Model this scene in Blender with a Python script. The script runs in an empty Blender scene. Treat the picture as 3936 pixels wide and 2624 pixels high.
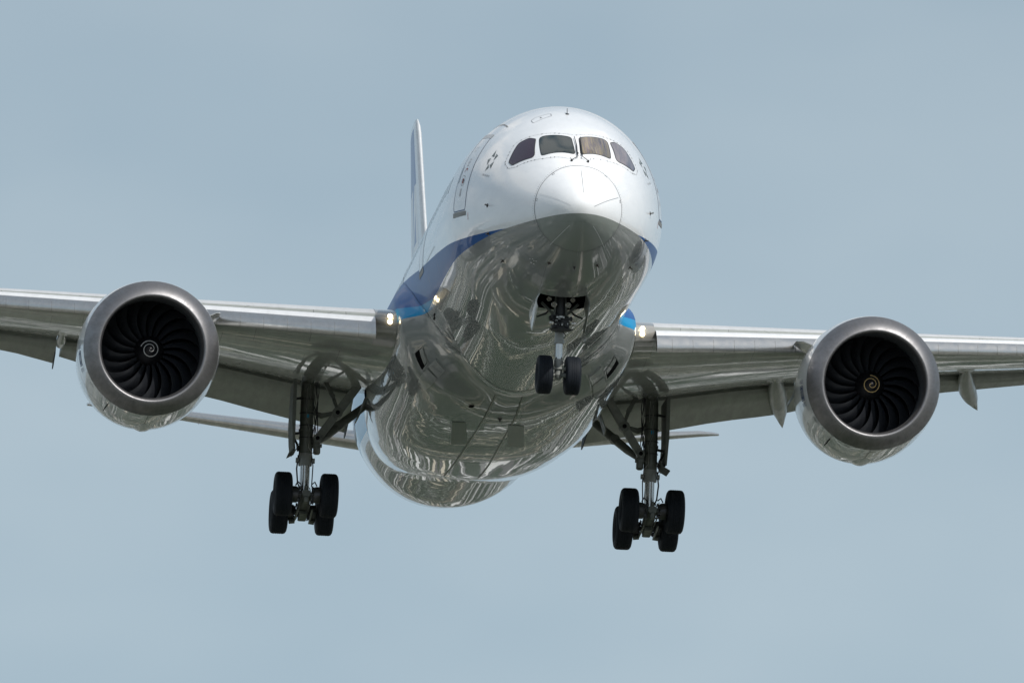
import bpy, math, random
import numpy as np
from math import sin, cos, pi, radians, sqrt, degrees, atan2
from mathutils import Matrix, Vector
random.seed(7)
scene = bpy.context.scene
COL = scene.collection

# ---------------------------------------------------------------- camera
EL = radians(7.4)                       # the long lens looks a little up at the landing aircraft
CAM = np.array([0.0, 0.0, 1.7])
cam_data = bpy.data.cameras.new("camera")
cam = bpy.data.objects.new("camera", cam_data)
COL.objects.link(cam)
cam.location = CAM
cam.rotation_euler = (radians(90) + EL, 0, 0)
cam_data.sensor_width = 36.0
cam_data.lens = 323.64
cam_data.clip_start = 1.0
cam_data.clip_end = 20000.0
scene.camera = cam

# ---------------------------------------------------------------- light and sky
SUN = Vector((0.48, -0.55, 0.74)).normalized()
sun_el = math.asin(SUN.z)
sun_rot = atan2(SUN.x, SUN.y)
sd = bpy.data.lights.new("sun", 'SUN')
sd.energy = 3.5
sd.angle = radians(0.6)
sd.color = (1.0, 0.97, 0.92)
so = bpy.data.objects.new("sun", sd)
so.rotation_euler = SUN.to_track_quat('Z', 'Y').to_euler()
so.location = (60, 0, 120)
COL.objects.link(so)

world = bpy.data.worlds.new("World")
scene.world = world
world.use_nodes = True
wn, wl = world.node_tree.nodes, world.node_tree.links
wn.clear()
def W(t, **k):
    n = wn.new(t)
    for a, v in k.items(): setattr(n, a, v)
    return n
wout = W('ShaderNodeOutputWorld'); wbg = W('ShaderNodeBackground')
wbg.inputs['Strength'].default_value = 0.10
sky = W('ShaderNodeTexSky', sky_type='NISHITA', sun_disc=False, sun_elevation=sun_el, sun_rotation=sun_rot,
        altitude=10.0, air_density=1.0, dust_density=1.5, ozone_density=1.0)
tc = W('ShaderNodeTexCoord')
sep = W('ShaderNodeSeparateXYZ')
wl.new(tc.outputs['Generated'], sep.inputs[0])
# thin broken haze layer: soft noise, denser towards the horizon
mp = W('ShaderNodeMapping'); mp.inputs['Scale'].default_value = (1.0, 1.0, 1.8)
wl.new(tc.outputs['Generated'], mp.inputs[0])
n1 = W('ShaderNodeTexNoise'); n1.inputs['Scale'].default_value = 16.0; n1.inputs['Detail'].default_value = 3.0
n1.inputs['Roughness'].default_value = 0.45
wl.new(mp.outputs[0], n1.inputs['Vector'])
n2 = W('ShaderNodeTexNoise'); n2.inputs['Scale'].default_value = 3.0; n2.inputs['Detail'].default_value = 7.0
n2.inputs['Roughness'].default_value = 0.55
wl.new(mp.outputs[0], n2.inputs['Vector'])
hazec = W('ShaderNodeMix', data_type='RGBA')
hazec.inputs['A'].default_value = (3.62, 4.78, 5.70, 1)
hazec.inputs['B'].default_value = (4.62, 5.66, 6.40, 1)
r1 = W('ShaderNodeMapRange'); r1.inputs['From Min'].default_value = 0.28; r1.inputs['From Max'].default_value = 0.72
wl.new(n1.outputs['Fac'], r1.inputs['Value']); wl.new(r1.outputs[0], hazec.inputs['Factor'])
hg = W('ShaderNodeMapRange'); hg.inputs['From Min'].default_value = 0.085; hg.inputs['From Max'].default_value = 0.20
hg.inputs['To Min'].default_value = 1.02; hg.inputs['To Max'].default_value = 0.88
wl.new(sep.outputs['Z'], hg.inputs['Value'])
hv = W('ShaderNodeMix', data_type='RGBA', blend_type='MULTIPLY'); hv.inputs['Factor'].default_value = 1.0
wl.new(hazec.outputs['Result'], hv.inputs['A']); wl.new(hg.outputs[0], hv.inputs['B'])
hz = W('ShaderNodeMapRange'); hz.inputs['From Min'].default_value = 0.0; hz.inputs['From Max'].default_value = 0.75
hz.inputs['To Min'].default_value = 0.97; hz.inputs['To Max'].default_value = 0.45
wl.new(sep.outputs['Z'], hz.inputs['Value'])
m1 = W('ShaderNodeMix', data_type='RGBA')
wl.new(hz.outputs[0], m1.inputs['Factor']); wl.new(sky.outputs[0], m1.inputs['A']); wl.new(hv.outputs['Result'], m1.inputs['B'])
# higher clouds (mirrored in the white paint)
cr = W('ShaderNodeMapRange'); cr.inputs['From Min'].default_value = 0.50; cr.inputs['From Max'].default_value = 0.60
wl.new(n2.outputs['Fac'], cr.inputs['Value'])
ch = W('ShaderNodeMapRange'); ch.inputs['From Min'].default_value = 0.16; ch.inputs['From Max'].default_value = 0.34
wl.new(sep.outputs['Z'], ch.inputs['Value'])
cm = W('ShaderNodeMath', operation='MULTIPLY'); wl.new(cr.outputs[0], cm.inputs[0]); wl.new(ch.outputs[0], cm.inputs[1])
m2 = W('ShaderNodeMix', data_type='RGBA')
wl.new(cm.outputs[0], m2.inputs['Factor']); wl.new(m1.outputs['Result'], m2.inputs['A'])
m2.inputs['B'].default_value = (7.6, 7.6, 7.6, 1)
wl.new(m2.outputs['Result'], wbg.inputs['Color']); wl.new(wbg.outputs[0], wout.inputs[0])

vs = scene.view_settings
vs.view_transform = 'Standard'; vs.look = 'None'; vs.exposure = 0.0; vs.gamma = 1.0; vs.use_curve_mapping = False
scene.cycles.max_bounces = 8
scene.cycles.glossy_bounces = 5
scene.cycles.diffuse_bounces = 3

# ---------------------------------------------------------------- aircraft frame -> world
# aircraft frame: x = to the aircraft's port side (right in the picture), y = metres aft of the nose tip, z up
YAW, PIT, ROL, TX, TZ, DD = 0.091102, -0.173377, 0.032873, -0.577298, 0.273717, 258.659354
def rotm(rx, ry, rz):
    return np.array(Matrix.Rotation(ry, 3, 'Y') @ Matrix.Rotation(rx, 3, 'X') @ Matrix.Rotation(rz, 3, 'Z'))
MA = rotm(PIT, ROL, YAW)
RE = rotm(EL, 0, 0)
A3 = RE @ MA
B3 = CAM + RE @ (np.array([TX, DD, TZ]) - MA @ np.array([0, 25.0, 0]))
BASE = np.array([0.0, 27.0, -5.4])      # under the wings, at wheel level

# ---------------------------------------------------------------- mesh helpers
def V(*a): return np.array(a, float)
def unit(v):
    n = np.linalg.norm(v); return v / n if n > 1e-12 else v
class MB:
    def __init__(self): self.v = []; self.f = []; self.m = []
    def add(self, vs, fs, mi=0):
        o = len(self.v); self.v += [tuple(map(float, p)) for p in vs]
        for f in fs: self.f.append(tuple(i + o for i in f)); self.m.append(mi)
    def grid(self, P, cyc=False, mi=0, capa=False, capb=False, skip=None, mfun=None):
        n, m = len(P), len(P[0]); o = len(self.v)
        for row in P: self.v += [tuple(map(float, p)) for p in row]
        for i in range(n - 1):
            for j in range(m if cyc else m - 1):
                if skip and skip(i, j): continue
                k = (j + 1) % m
                self.f.append((o + i*m + j, o + i*m + k, o + (i+1)*m + k, o + (i+1)*m + j))
                self.m.append(mfun(i, j) if mfun else mi)
        if capa: self.f.append(tuple(o + j for j in range(m))[::-1]); self.m.append(mi)
        if capb: self.f.append(tuple(o + (n-1)*m + j for j in range(m))); self.m.append(mi)
    def tube(self, pts, r, n=12, mi=0, caps=True):
        pts = [np.array(p, float) for p in pts]
        rs = r if isinstance(r, (list, tuple)) else [r] * len(pts)
        rows = []; ref = None
        for i, p in enumerate(pts):
            t = unit(pts[min(i+1, len(pts)-1)] - pts[max(i-1, 0)])
            if ref is None:
                ref = V(0, 0, 1) if abs(t[2]) < .8 else V(1, 0, 0)
            a = unit(np.cross(t, ref)); b = np.cross(t, a); ref = np.cross(a, t) if False else ref
            rows.append([p + rs[i]*(a*cos(q) + b*sin(q)) for q in np.linspace(0, 2*pi, n, endpoint=False)])
        self.grid(rows, True, mi, caps, caps)
    def cyl(self, p0, p1, r0, r1=None, n=20, mi=0): self.tube([p0, p1], [r0, r0 if r1 is None else r1], n, mi)
    def lathe(self, prof, o, ax, n=48, mi=0, caps=False):
        o = np.array(o, float); ax = unit(np.array(ax, float))
        ref = V(0, 0, 1) if abs(ax[2]) < .8 else V(1, 0, 0)
        a = unit(np.cross(ax, ref)); b = np.cross(ax, a)
        self.grid([[o + ax*t + r*(a*cos(q) + b*sin(q)) for q in np.linspace(0, 2*pi, n, endpoint=False)] for t, r in prof], True, mi, caps, caps)
    def box(self, c, s, ax=None, mi=0, bev=0.0):
        c = np.array(c, float); h = np.array(s, float) / 2
        A = np.eye(3) if ax is None else np.array([unit(np.array(a, float)) for a in ax])
        b = min(bev, min(h) * .9)
        if b <= 0:
            pts = [c + A[0]*x*h[0] + A[1]*y*h[1] + A[2]*z*h[2] for x in (-1, 1) for y in (-1, 1) for z in (-1, 1)]
            self.add(pts, [(0,1,3,2),(4,6,7,5),(0,4,5,1),(2,3,7,6),(0,2,6,4),(1,5,7,3)], mi); return
        rows = []
        for z, k in ((-h[2], b), (-h[2]+b, 0), (h[2]-b, 0), (h[2], b)):
            x, y = h[0]-k, h[1]-k; q = b
            loop = [(x, -y+q), (x, y-q), (x-q, y), (-x+q, y), (-x, y-q), (-x, -y+q), (-x+q, -y), (x-q, -y)]
            rows.append([c + A[0]*u + A[1]*w + A[2]*z for u, w in loop])
        self.grid(rows, True, mi, True, True)
    def bar(self, p0, p1, w, t, side=(0,1,0), mi=0, bev=.01):
        p0, p1 = np.array(p0, float), np.array(p1, float); d = unit(p1 - p0)
        s = np.array(side, float); s = unit(s - d*(s @ d)); u = np.cross(s, d)
        self.box((p0+p1)/2, (w, t, np.linalg.norm(p1-p0)), (u, s, d), mi, bev)
    def plate(self, poly, thick, mi=0):
        th = np.array(thick, float); n = len(poly); poly = [np.array(p, float) for p in poly]
        a = [p - th/2 for p in poly]; b = [p + th/2 for p in poly]
        self.add(a + b, [tuple(range(n))[::-1], tuple(range(n, 2*n))] + [(i, (i+1) % n, n + (i+1) % n, n + i) for i in range(n)], mi)
    def mirror(self):
        self.v = [(-x, y, z) for x, y, z in self.v]; self.f = [f[::-1] for f in self.f]; return self
    def build(self, name, mats, parent=None, ang=35, label=None):
        me = bpy.data.meshes.new(name)
        me.from_pydata(self.v, [], self.f)
        mats = mats if isinstance(mats, (list, tuple)) else [mats]
        for m in mats: me.materials.append(m)
        me.polygons.foreach_set('material_index', self.m)
        me.polygons.foreach_set('use_smooth', [True] * len(self.f))
        me.update()
        if ang < 180: me.set_sharp_from_angle(angle=radians(ang))
        o = bpy.data.objects.new(name, me); COL.objects.link(o)
        if parent is not None:
            o.parent = parent
            if parent.type == 'EMPTY': o.location = -BASE
        if label: o['label'] = label
        return o

# ---------------------------------------------------------------- materials
MATS = {}
def mat(name, color, rough=.4, metal=0.0, coat=0.0, coat_r=.03, emit=None, es=0, bump=None, spec=None, grime=0.0):
    m = bpy.data.materials.new(name); m.use_nodes = True
    N, L = m.node_tree.nodes, m.node_tree.links
    b = N['Principled BSDF']
    b.inputs['Base Color'].default_value = (*color, 1); b.inputs['Roughness'].default_value = rough
    b.inputs['Metallic'].default_value = metal; b.inputs['Coat Weight'].default_value = coat
    b.inputs['Coat Roughness'].default_value = coat_r
    if spec is not None: b.inputs['Specular IOR Level'].default_value = spec
    if emit: b.inputs['Emission Color'].default_value = (*emit, 1); b.inputs['Emission Strength'].default_value = es
    if bump or grime:
        t = N.new('ShaderNodeTexCoord')
        if bump:
            nz = N.new('ShaderNodeTexNoise'); nz.inputs['Scale'].default_value = bump[0]; nz.inputs['Detail'].default_value = bump[2] if len(bump) > 2 else 1.0
            L.new(t.outputs['Object'], nz.inputs['Vector'])
            bp = N.new('ShaderNodeBump'); bp.inputs['Strength'].default_value = 1.0; bp.inputs['Distance'].default_value = bump[1]
            L.new(nz.outputs['Fac'], bp.inputs['Height']); L.new(bp.outputs[0], b.inputs['Normal']); L.new(bp.outputs[0], b.inputs['Coat Normal'])
        if grime:
            g = N.new('ShaderNodeTexNoise'); g.inputs['Scale'].default_value = 2.3; g.inputs['Detail'].default_value = 6; g.inputs['Roughness'].default_value = .65
            mp = N.new('ShaderNodeMapping'); mp.inputs['Scale'].default_value = (2.0, .35, 2.0)
            L.new(t.outputs['Object'], mp.inputs[0]); L.new(mp.outputs[0], g.inputs['Vector'])
            rr = N.new('ShaderNodeMapRange'); rr.inputs['From Min'].default_value = .35; rr.inputs['From Max'].default_value = .75
            rr.inputs['To Min'].default_value = 1.0; rr.inputs['To Max'].default_value = 1.0 - grime
            L.new(g.outputs['Fac'], rr.inputs['Value'])
            mx = N.new('ShaderNodeMix'); mx.data_type = 'RGBA'; mx.blend_type = 'MULTIPLY'; mx.inputs['Factor'].default_value = 1
            mx.inputs['A'].default_value = (*color, 1); L.new(rr.outputs[0], mx.inputs['B']); L.new(mx.outputs['Result'], b.inputs['Base Color'])
            r2 = N.new('ShaderNodeMapRange'); r2.inputs['From Min'].default_value = .3; r2.inputs['From Max'].default_value = .8
            r2.inputs['To Min'].default_value = rough; r2.inputs['To Max'].default_value = min(1, rough + .18)
            L.new(g.outputs['Fac'], r2.inputs['Value']); L.new(r2.outputs[0], b.inputs['Roughness'])
    MATS[name] = m
    return m

def livery(name, seams=(), seam_x=(), bump=(.9, .004), rough=.22, ink=.45, grey=(.25, .265, .26)):
    """white over two blues over grey, split by heights that change along the body; panel seams at given stations"""
    m = bpy.data.materials.new(name); m.use_nodes = True
    N, L = m.node_tree.nodes, m.node_tree.links
    b = N['Principled BSDF']
    t = N.new('ShaderNodeTexCoord'); sp = N.new('ShaderNodeSeparateXYZ'); L.new(t.outputs['Object'], sp.inputs[0])
    X, S, Z = sp.outputs
    def ma(op, a, c=None, e=None):
        n = N.new('ShaderNodeMath'); n.operation = op
        for i, q in enumerate((a, c, e)):
            if q is None: continue
            if isinstance(q, (int, float)): n.inputs[i].default_value = q
            else: L.new(q, n.inputs[i])
        return n.outputs[0]
    zt = ma('ADD', ma('MULTIPLY_ADD', S, .088, -1.25 - .088*2.6), ma('MULTIPLY', ma('MAXIMUM', ma('SUBTRACT', S, 15.0), 0.0), .030))
    zl = ma('MULTIPLY_ADD', S, .100, -1.25 - .100*13.2)
    k_blue = ma('LESS_THAN', Z, zt); k_light = ma('LESS_THAN', Z, zl); k_grey = ma('LESS_THAN', Z, -1.245)
    def mix(f, a, c):
        n = N.new('ShaderNodeMix'); n.data_type = 'RGBA'
        L.new(f, n.inputs['Factor'])
        for s_, q in (('A', a), ('B', c)):
            if isinstance(q, tuple): n.inputs[s_].default_value = (*q, 1)
            else: L.new(q, n.inputs[s_])
        return n.outputs['Result']
    c = mix(k_blue, (.86, .87, .88), (.006, .085, .29))
    c = mix(k_light, c, (.0, .25, .50))
    c = mix(k_grey, c, grey)
    # faint dirt
    g = N.new('ShaderNodeTexNoise'); g.inputs['Scale'].default_value = 1.6; g.inputs['Detail'].default_value = 7; g.inputs['Roughness'].default_value = .6
    mp = N.new('ShaderNodeMapping'); mp.inputs['Scale'].default_value = (1.6, .3, 1.6); L.new(t.outputs['Object'], mp.inputs[0]); L.new(mp.outputs[0], g.inputs['Vector'])
    gr = N.new('ShaderNodeMapRange'); gr.inputs['From Min'].default_value = .45; gr.inputs['From Max'].default_value = .8; gr.inputs['To Min'].default_value = 0; gr.inputs['To Max'].default_value = .10
    L.new(g.outputs['Fac'], gr.inputs['Value'])
    c = mix(gr.outputs[0], c, (.20, .19, .18))
    vv = N.new('ShaderNodeTexVoronoi'); vv.inputs['Scale'].default_value = 3.2; L.new(t.outputs['Object'], vv.inputs['Vector'])
    vs_ = N.new('ShaderNodeSeparateColor'); L.new(vv.outputs['Color'], vs_.inputs[0])
    spk = ma('MULTIPLY', ma('LESS_THAN', vv.outputs['Distance'], ma('MULTIPLY', vs_.outputs[1], .05)), ma('GREATER_THAN', vs_.outputs[0], .45))
    spk = ma('MULTIPLY', spk, ma('LESS_THAN', S, 4.6)); c = mix(ma('MULTIPLY', spk, .55), c, (.10, .09, .08))
    # panel seams
    msk = None
    for s0, w in seams:
        q = ma('LESS_THAN', ma('ABSOLUTE', ma('SUBTRACT', S, s0)), w); msk = q if msk is None else ma('MAXIMUM', msk, q)
    for x0, a0, a1, zz in seam_x:
        q = ma('LESS_THAN', ma('ABSOLUTE', ma('SUBTRACT', ma('ABSOLUTE', X), x0)), .006)
        q = ma('MULTIPLY', q, ma('MULTIPLY', ma('GREATER_THAN', S, a0), ma('LESS_THAN', S, a1))); q = ma('MULTIPLY', q, ma('LESS_THAN', Z, zz))
        msk = q if msk is None else ma('MAXIMUM', msk, q)
    if msk is not None:
        fade = ma('MULTIPLY', msk, ink); c = mix(fade, c, (.06, .06, .06))
    L.new(c, b.inputs['Base Color'])
    b.inputs['Roughness'].default_value = rough
    zone = ma('SUBTRACT', k_blue, k_grey); aft = ma('GREATER_THAN', S, 29.0)
    L.new(ma('SUBTRACT', .9, ma('MULTIPLY', zone, ma('MULTIPLY_ADD', aft, -.55, .66))), b.inputs['Coat Weight']); b.inputs['Coat Roughness'].default_value = .012; b.inputs['Coat IOR'].default_value = 1.5; L.new(ma('MULTIPLY_ADD', ma('SUBTRACT', k_blue, k_grey), -.10, .15), b.inputs['Specular IOR Level']); L.new(ma('MULTIPLY_ADD', ma('SUBTRACT', k_blue, k_grey), .18, rough), b.inputs['Roughness'])
    # gentle waviness of the composite skin
    nz = N.new('ShaderNodeTexNoise'); nz.inputs['Scale'].default_value = bump[0]; nz.inputs['Detail'].default_value = 2; L.new(t.outputs['Object'], nz.inputs['Vector'])
    n3 = N.new('ShaderNodeTexNoise'); n3.inputs['Scale'].default_value = 5.0; n3.inputs['Detail'].default_value = 1; L.new(t.outputs['Object'], n3.inputs['Vector'])
    hh = ma('ADD', ma('MULTIPLY', nz.outputs['Fac'], bump[1]), ma('MULTIPLY', n3.outputs['Fac'], bump[1]*.012))
    bp = N.new('ShaderNodeBump'); bp.inputs['Strength'].default_value = 1; bp.inputs['Distance'].default_value = 1.0
    L.new(hh, bp.inputs['Height']); L.new(bp.outputs[0], b.inputs['Coat Normal']); L.new(bp.outputs[0], b.inputs['Normal'])
    return m

m_fus = livery('livery_paint', [(9.92, .008), (14.0, .006), (41.0, .01)], [(.66, 2.3, 4.45, -1.5)], (.8, .0035))
m_fair = livery('fairing_paint', [(21.0, .006), (23.2, .006), (25.4, .006), (27.6, .006), (29.5, .006)], [(.44, 18.4, 36, -2.2), (1.95, 20.5, 29.0, -2.4), (1.2, 21.0, 27.6, -2.4)], (.75, .0065), .22, .8)
m_rad = livery('radome_paint', [], [], (.8, .003), .30, .45, (.25, .275, .255))
_b = m_rad.node_tree.nodes['Principled BSDF']; m_rad.node_tree.links.remove(_b.inputs['Coat Weight'].links[0]); _b.inputs['Coat Weight'].default_value = .5
m_rad.node_tree.nodes['Principled BSDF'].inputs['Coat Roughness'].default_value = .16
m_white = mat('white_paint', (.80, .81, .82), .25, coat=.8, grime=.06)
m_grey = mat('grey_paint', (.30, .31, .30), .26, coat=.9, coat_r=.04, bump=(.7, .006, 2), grime=.15)
def panelled(name, color, rough, coat, bw, bh, dark):
    m = mat(name, color, rough, coat=coat, coat_r=.05, bump=(.7, .006, 2), grime=.18)
    N, L = m.node_tree.nodes, m.node_tree.links; b = N['Principled BSDF']
    t = N.new('ShaderNodeTexCoord'); mp = N.new('ShaderNodeMapping'); mp.inputs['Rotation'].default_value = (0, 0, 0); L.new(t.outputs['Object'], mp.inputs[0])
    bk = N.new('ShaderNodeTexBrick'); bk.inputs['Scale'].default_value = 1.0; bk.inputs['Brick Width'].default_value = bw; bk.inputs['Row Height'].default_value = bh
    bk.inputs['Mortar Size'].default_value = .008; bk.inputs['Mortar Smooth'].default_value = .1; bk.offset = .37
    L.new(mp.outputs[0], bk.inputs['Vector'])
    old = b.inputs['Base Color'].links[0].from_socket; mx = N.new('ShaderNodeMix'); mx.data_type = 'RGBA'; mx.blend_type = 'MULTIPLY'; mx.inputs['B'].default_value = (dark, dark, dark, 1)
    L.new(bk.outputs['Fac'], mx.inputs['Factor']); L.new(old, mx.inputs['A']); L.new(mx.outputs['Result'], b.inputs['Base Color'])
    return m
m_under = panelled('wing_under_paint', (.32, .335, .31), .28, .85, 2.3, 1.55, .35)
m_flap = mat('flap_paint', (.27, .285, .255), .42, coat=.15, coat_r=.2, grime=.22)
m_canoe = mat('fairing_grey', (.26, .275, .25), .36, coat=.35, coat_r=.12, grime=.2)
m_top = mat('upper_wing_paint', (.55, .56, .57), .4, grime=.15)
m_slatw = mat('slat_paint', (.72, .73, .74), .35, coat=.3, grime=.14)
m_metal = mat('bare_metal', (.66, .65, .63), .30, 1.0, bump=(1.2, .004, 2), grime=.22)
m_lip = mat('inlet_metal', (.275, .27, .275), .44, 1.0, bump=(1.0, .004, 2), grime=.28)
m_cowl = mat('cowl_paint', (.62, .64, .65), .26, coat=.8, coat_r=.03, bump=(.9, .003, 1), grime=.10)
m_dark = mat('dark_grey', (.02, .021, .023), .5)
m_black = mat('flat_black', (.004, .004, .005), .9, spec=.1)
m_blade = mat('fan_blade_coating', (.024, .026, .031), .30, coat=.35, coat_r=.2)
m_duct = mat('inlet_liner', (.10, .11, .12), .45)
m_spin = mat('spinner_black', (.008, .008, .010), .4)
m_swirl = mat('swirl_white', (.80, .80, .78), .5)
m_swirl2 = mat('swirl_cream', (.85, .62, .28), .5)
m_tyre = mat('tyre_rubber', (.009, .012, .017), .68, spec=.22, bump=(14, .004, 2))
m_rim = mat('wheel_rim_paint', (.30, .31, .31), .4, .2)
m_gear = mat('gear_enamel', (.13, .14, .12), .42, coat=.2, grime=.45)
m_door = mat('gear_door_paint', (.15, .16, .145), .75, spec=.2, grime=.3)
m_gear2 = mat('gear_collar', (.26, .27, .255), .38, coat=.2, grime=.25)
m_chrome = mat('chrome', (.52, .52, .51), .22, 1.0)
m_brake = mat('brake_metal', (.10, .10, .105), .35, .8, grime=.5)
m_hose = mat('hose', (.02, .02, .022), .55)
m_pipe = mat('pipe_metal', (.45, .45, .43), .35, .9)
m_seal = mat('window_seal', (.02, .021, .022), .5)
m_line = mat('seam_grey', (.15, .155, .16), .6)
m_lineblue = mat('door_seam_blue', (.035, .07, .17), .5)
m_cwin = mat('cabin_glass', (.045, .05, .055), .12, coat=.5)
m_red = mat('marking_red', (.40, .06, .05), .5)
m_placard = mat('placard_grey', (.50, .51, .52), .5)
m_grayink = mat('marking_grey', (.26, .27, .28), .5)
m_star1 = mat('emblem_dark', (.055, .075, .075), .35)
m_star2 = mat('emblem_light', (.22, .26, .26), .35)
m_blueink = mat('marking_blue', (.03, .055, .13), .5)
m_sill = mat('sill_metal', (.27, .26, .24), .45, .4, grime=.4)
m_tag = mat('blue_tag', (.0, .20, .34), .5)
m_finblue = mat('fin_blue', (.025, .10, .34), .35, coat=.4, coat_r=.02, spec=.25)
def fin_letters(m):
    # three tall white letters leaning with the fin, painted in the skin
    N, L = m.node_tree.nodes, m.node_tree.links; b = N['Principled BSDF']
    t = N.new('ShaderNodeTexCoord'); sp = N.new('ShaderNodeSeparateXYZ'); L.new(t.outputs['Object'], sp.inputs[0]); S, Z = sp.outputs[1], sp.outputs[2]
    def ma(op, a, c):
        n = N.new('ShaderNodeMath'); n.operation = op
        for k, q in enumerate((a, c)):
            if isinstance(q, (int, float)): n.inputs[k].default_value = q
            else: L.new(q, n.inputs[k])
        return n.outputs[0]
    msk = None
    for s0, s1 in ((49.3, 52.0), (52.3, 52.0), (52.9, 53.4), (53.9, 53.4), (53.9, 54.4), (54.5, 55.3), (55.9, 55.3)):
        d = ma('ABSOLUTE', ma('SUBTRACT', S, ma('ADD', s0 - 5.8*(s1-s0)/3.5, ma('MULTIPLY', Z, (s1-s0)/3.5))), 0.0)
        q = ma('LESS_THAN', d, .36); msk = q if msk is None else ma('MAXIMUM', msk, q)
    bar = ma('MULTIPLY', ma('LESS_THAN', ma('ABSOLUTE', ma('SUBTRACT', Z, 7.0), 0.0), .26), ma('LESS_THAN', ma('ABSOLUTE', ma('SUBTRACT', S, 51.3), 0.0), 1.1))
    msk = ma('MULTIPLY', ma('MAXIMUM', msk, bar), ma('MULTIPLY', ma('LESS_THAN', Z, 9.3), ma('GREATER_THAN', Z, 5.8)))
    mx = N.new('ShaderNodeMix'); mx.data_type = 'RGBA'; mx.inputs['A'].default_value = b.inputs['Base Color'].default_value; mx.inputs['B'].default_value = (.8, .81, .82, 1)
    L.new(msk, mx.inputs['Factor']); L.new(mx.outputs['Result'], b.inputs['Base Color'])
fin_letters(m_finblue)
m_lamp = mat('lamp_lit', (1, 1, 1), .3, emit=(1.0, .80, .46), es=9)
m_lens = mat('lamp_lens', (.42, .41, .38), .18, .8)
m_matt = mat('dark_green_patch', (.065, .095, .070), .32, coat=.2, coat_r=.1)
m_smoke = mat('smoked_cover', (.30, .29, .265), .16, coat=1.0, coat_r=.02)
m_wtip = mat('probe_metal', (.12, .11, .10), .4, .8)

def glass_mat(name, base, t0, t1, off, fi):
    m = bpy.data.materials.new(name); m.use_nodes = True
    N, L = m.node_tree.nodes, m.node_tree.links; b = N['Principled BSDF']
    b.inputs['Base Color'].default_value = (*base, 1); b.inputs['Roughness'].default_value = .06; b.inputs['IOR'].default_value = 1.6
    t = N.new('ShaderNodeTexCoord'); mp = N.new('ShaderNodeMapping'); mp.inputs['Scale'].default_value = (6, .6, .35); mp.inputs['Location'].default_value = (off, 0, 0)
    nz = N.new('ShaderNodeTexNoise'); nz.inputs['Scale'].default_value = 1.3; nz.inputs['Detail'].default_value = 3
    L.new(t.outputs['Object'], mp.inputs[0]); L.new(mp.outputs[0], nz.inputs['Vector'])
    r = N.new('ShaderNodeMapRange'); r.inputs['From Min'].default_value = .3; r.inputs['From Max'].default_value = .7; r.inputs['To Min'].default_value = t0; r.inputs['To Max'].default_value = t1
    L.new(nz.outputs['Fac'], r.inputs['Value']); L.new(r.outputs[0], b.inputs['Thin Film Thickness']); b.inputs['Thin Film IOR'].default_value = fi
    return m
m_glassL = glass_mat('coated_windshield_dark', (.010, .022, .024), 125, 140, 0, 1.6)
m_glassS = glass_mat('coated_side_glass_dark', (.040, .020, .032), 225, 245, 3, 1.6)
def reflection_streak_mat(name, cols, off):  # streaky base colour that stands in for reflections on the glass
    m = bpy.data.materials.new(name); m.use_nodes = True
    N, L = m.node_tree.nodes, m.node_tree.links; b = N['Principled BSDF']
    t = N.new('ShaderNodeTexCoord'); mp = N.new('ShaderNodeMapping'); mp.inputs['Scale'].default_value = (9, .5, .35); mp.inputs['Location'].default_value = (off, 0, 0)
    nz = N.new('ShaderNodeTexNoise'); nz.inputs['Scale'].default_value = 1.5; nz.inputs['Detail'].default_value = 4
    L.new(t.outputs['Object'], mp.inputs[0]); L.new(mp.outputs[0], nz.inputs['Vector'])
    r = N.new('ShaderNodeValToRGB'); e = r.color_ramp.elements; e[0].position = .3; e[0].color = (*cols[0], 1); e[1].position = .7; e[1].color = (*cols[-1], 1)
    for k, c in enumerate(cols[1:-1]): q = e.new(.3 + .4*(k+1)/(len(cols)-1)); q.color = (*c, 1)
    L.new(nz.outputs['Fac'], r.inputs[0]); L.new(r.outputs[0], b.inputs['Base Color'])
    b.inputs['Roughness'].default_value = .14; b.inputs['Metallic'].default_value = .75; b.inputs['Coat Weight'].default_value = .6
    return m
m_glassR = reflection_streak_mat('gold_reflection_streaks', [(.10, .09, .10), (.33, .25, .25), (.42, .33, .18), (.22, .17, .18), (.50, .42, .24)], 2.3)  # warm gold reflections painted into the windshield colour
m_glassT = reflection_streak_mat('rose_reflection_streaks', [(.13, .12, .15), (.30, .22, .26), (.16, .15, .20), (.33, .26, .27)], 6.1)  # pinkish reflections painted into the side window colour
# ---------------------------------------------------------------- body surfaces
def pchip(xs, ys):
    xs = np.array(xs, float); ys = np.array(ys, float); h = np.diff(xs); d = np.diff(ys) / h; m = np.zeros(len(xs))
    for i in range(1, len(xs)-1):
        if d[i-1]*d[i] > 0:
            w1 = 2*h[i] + h[i-1]; w2 = h[i] + 2*h[i-1]; m[i] = (w1+w2) / (w1/d[i-1] + w2/d[i])
    m[0] = d[0]; m[-1] = d[-1]
    def F(x):
        x = min(max(x, xs[0]), xs[-1]); i = int(min(max(np.searchsorted(xs, x)-1, 0), len(xs)-2))
        t = (x-xs[i])/h[i]; a = t*t*t; b = t*t
        return float((2*a-3*b+1)*ys[i] + (a-2*b+t)*h[i]*m[i] + (-2*a+3*b)*ys[i+1] + (a-b)*h[i]*m[i+1])
    return F
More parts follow.
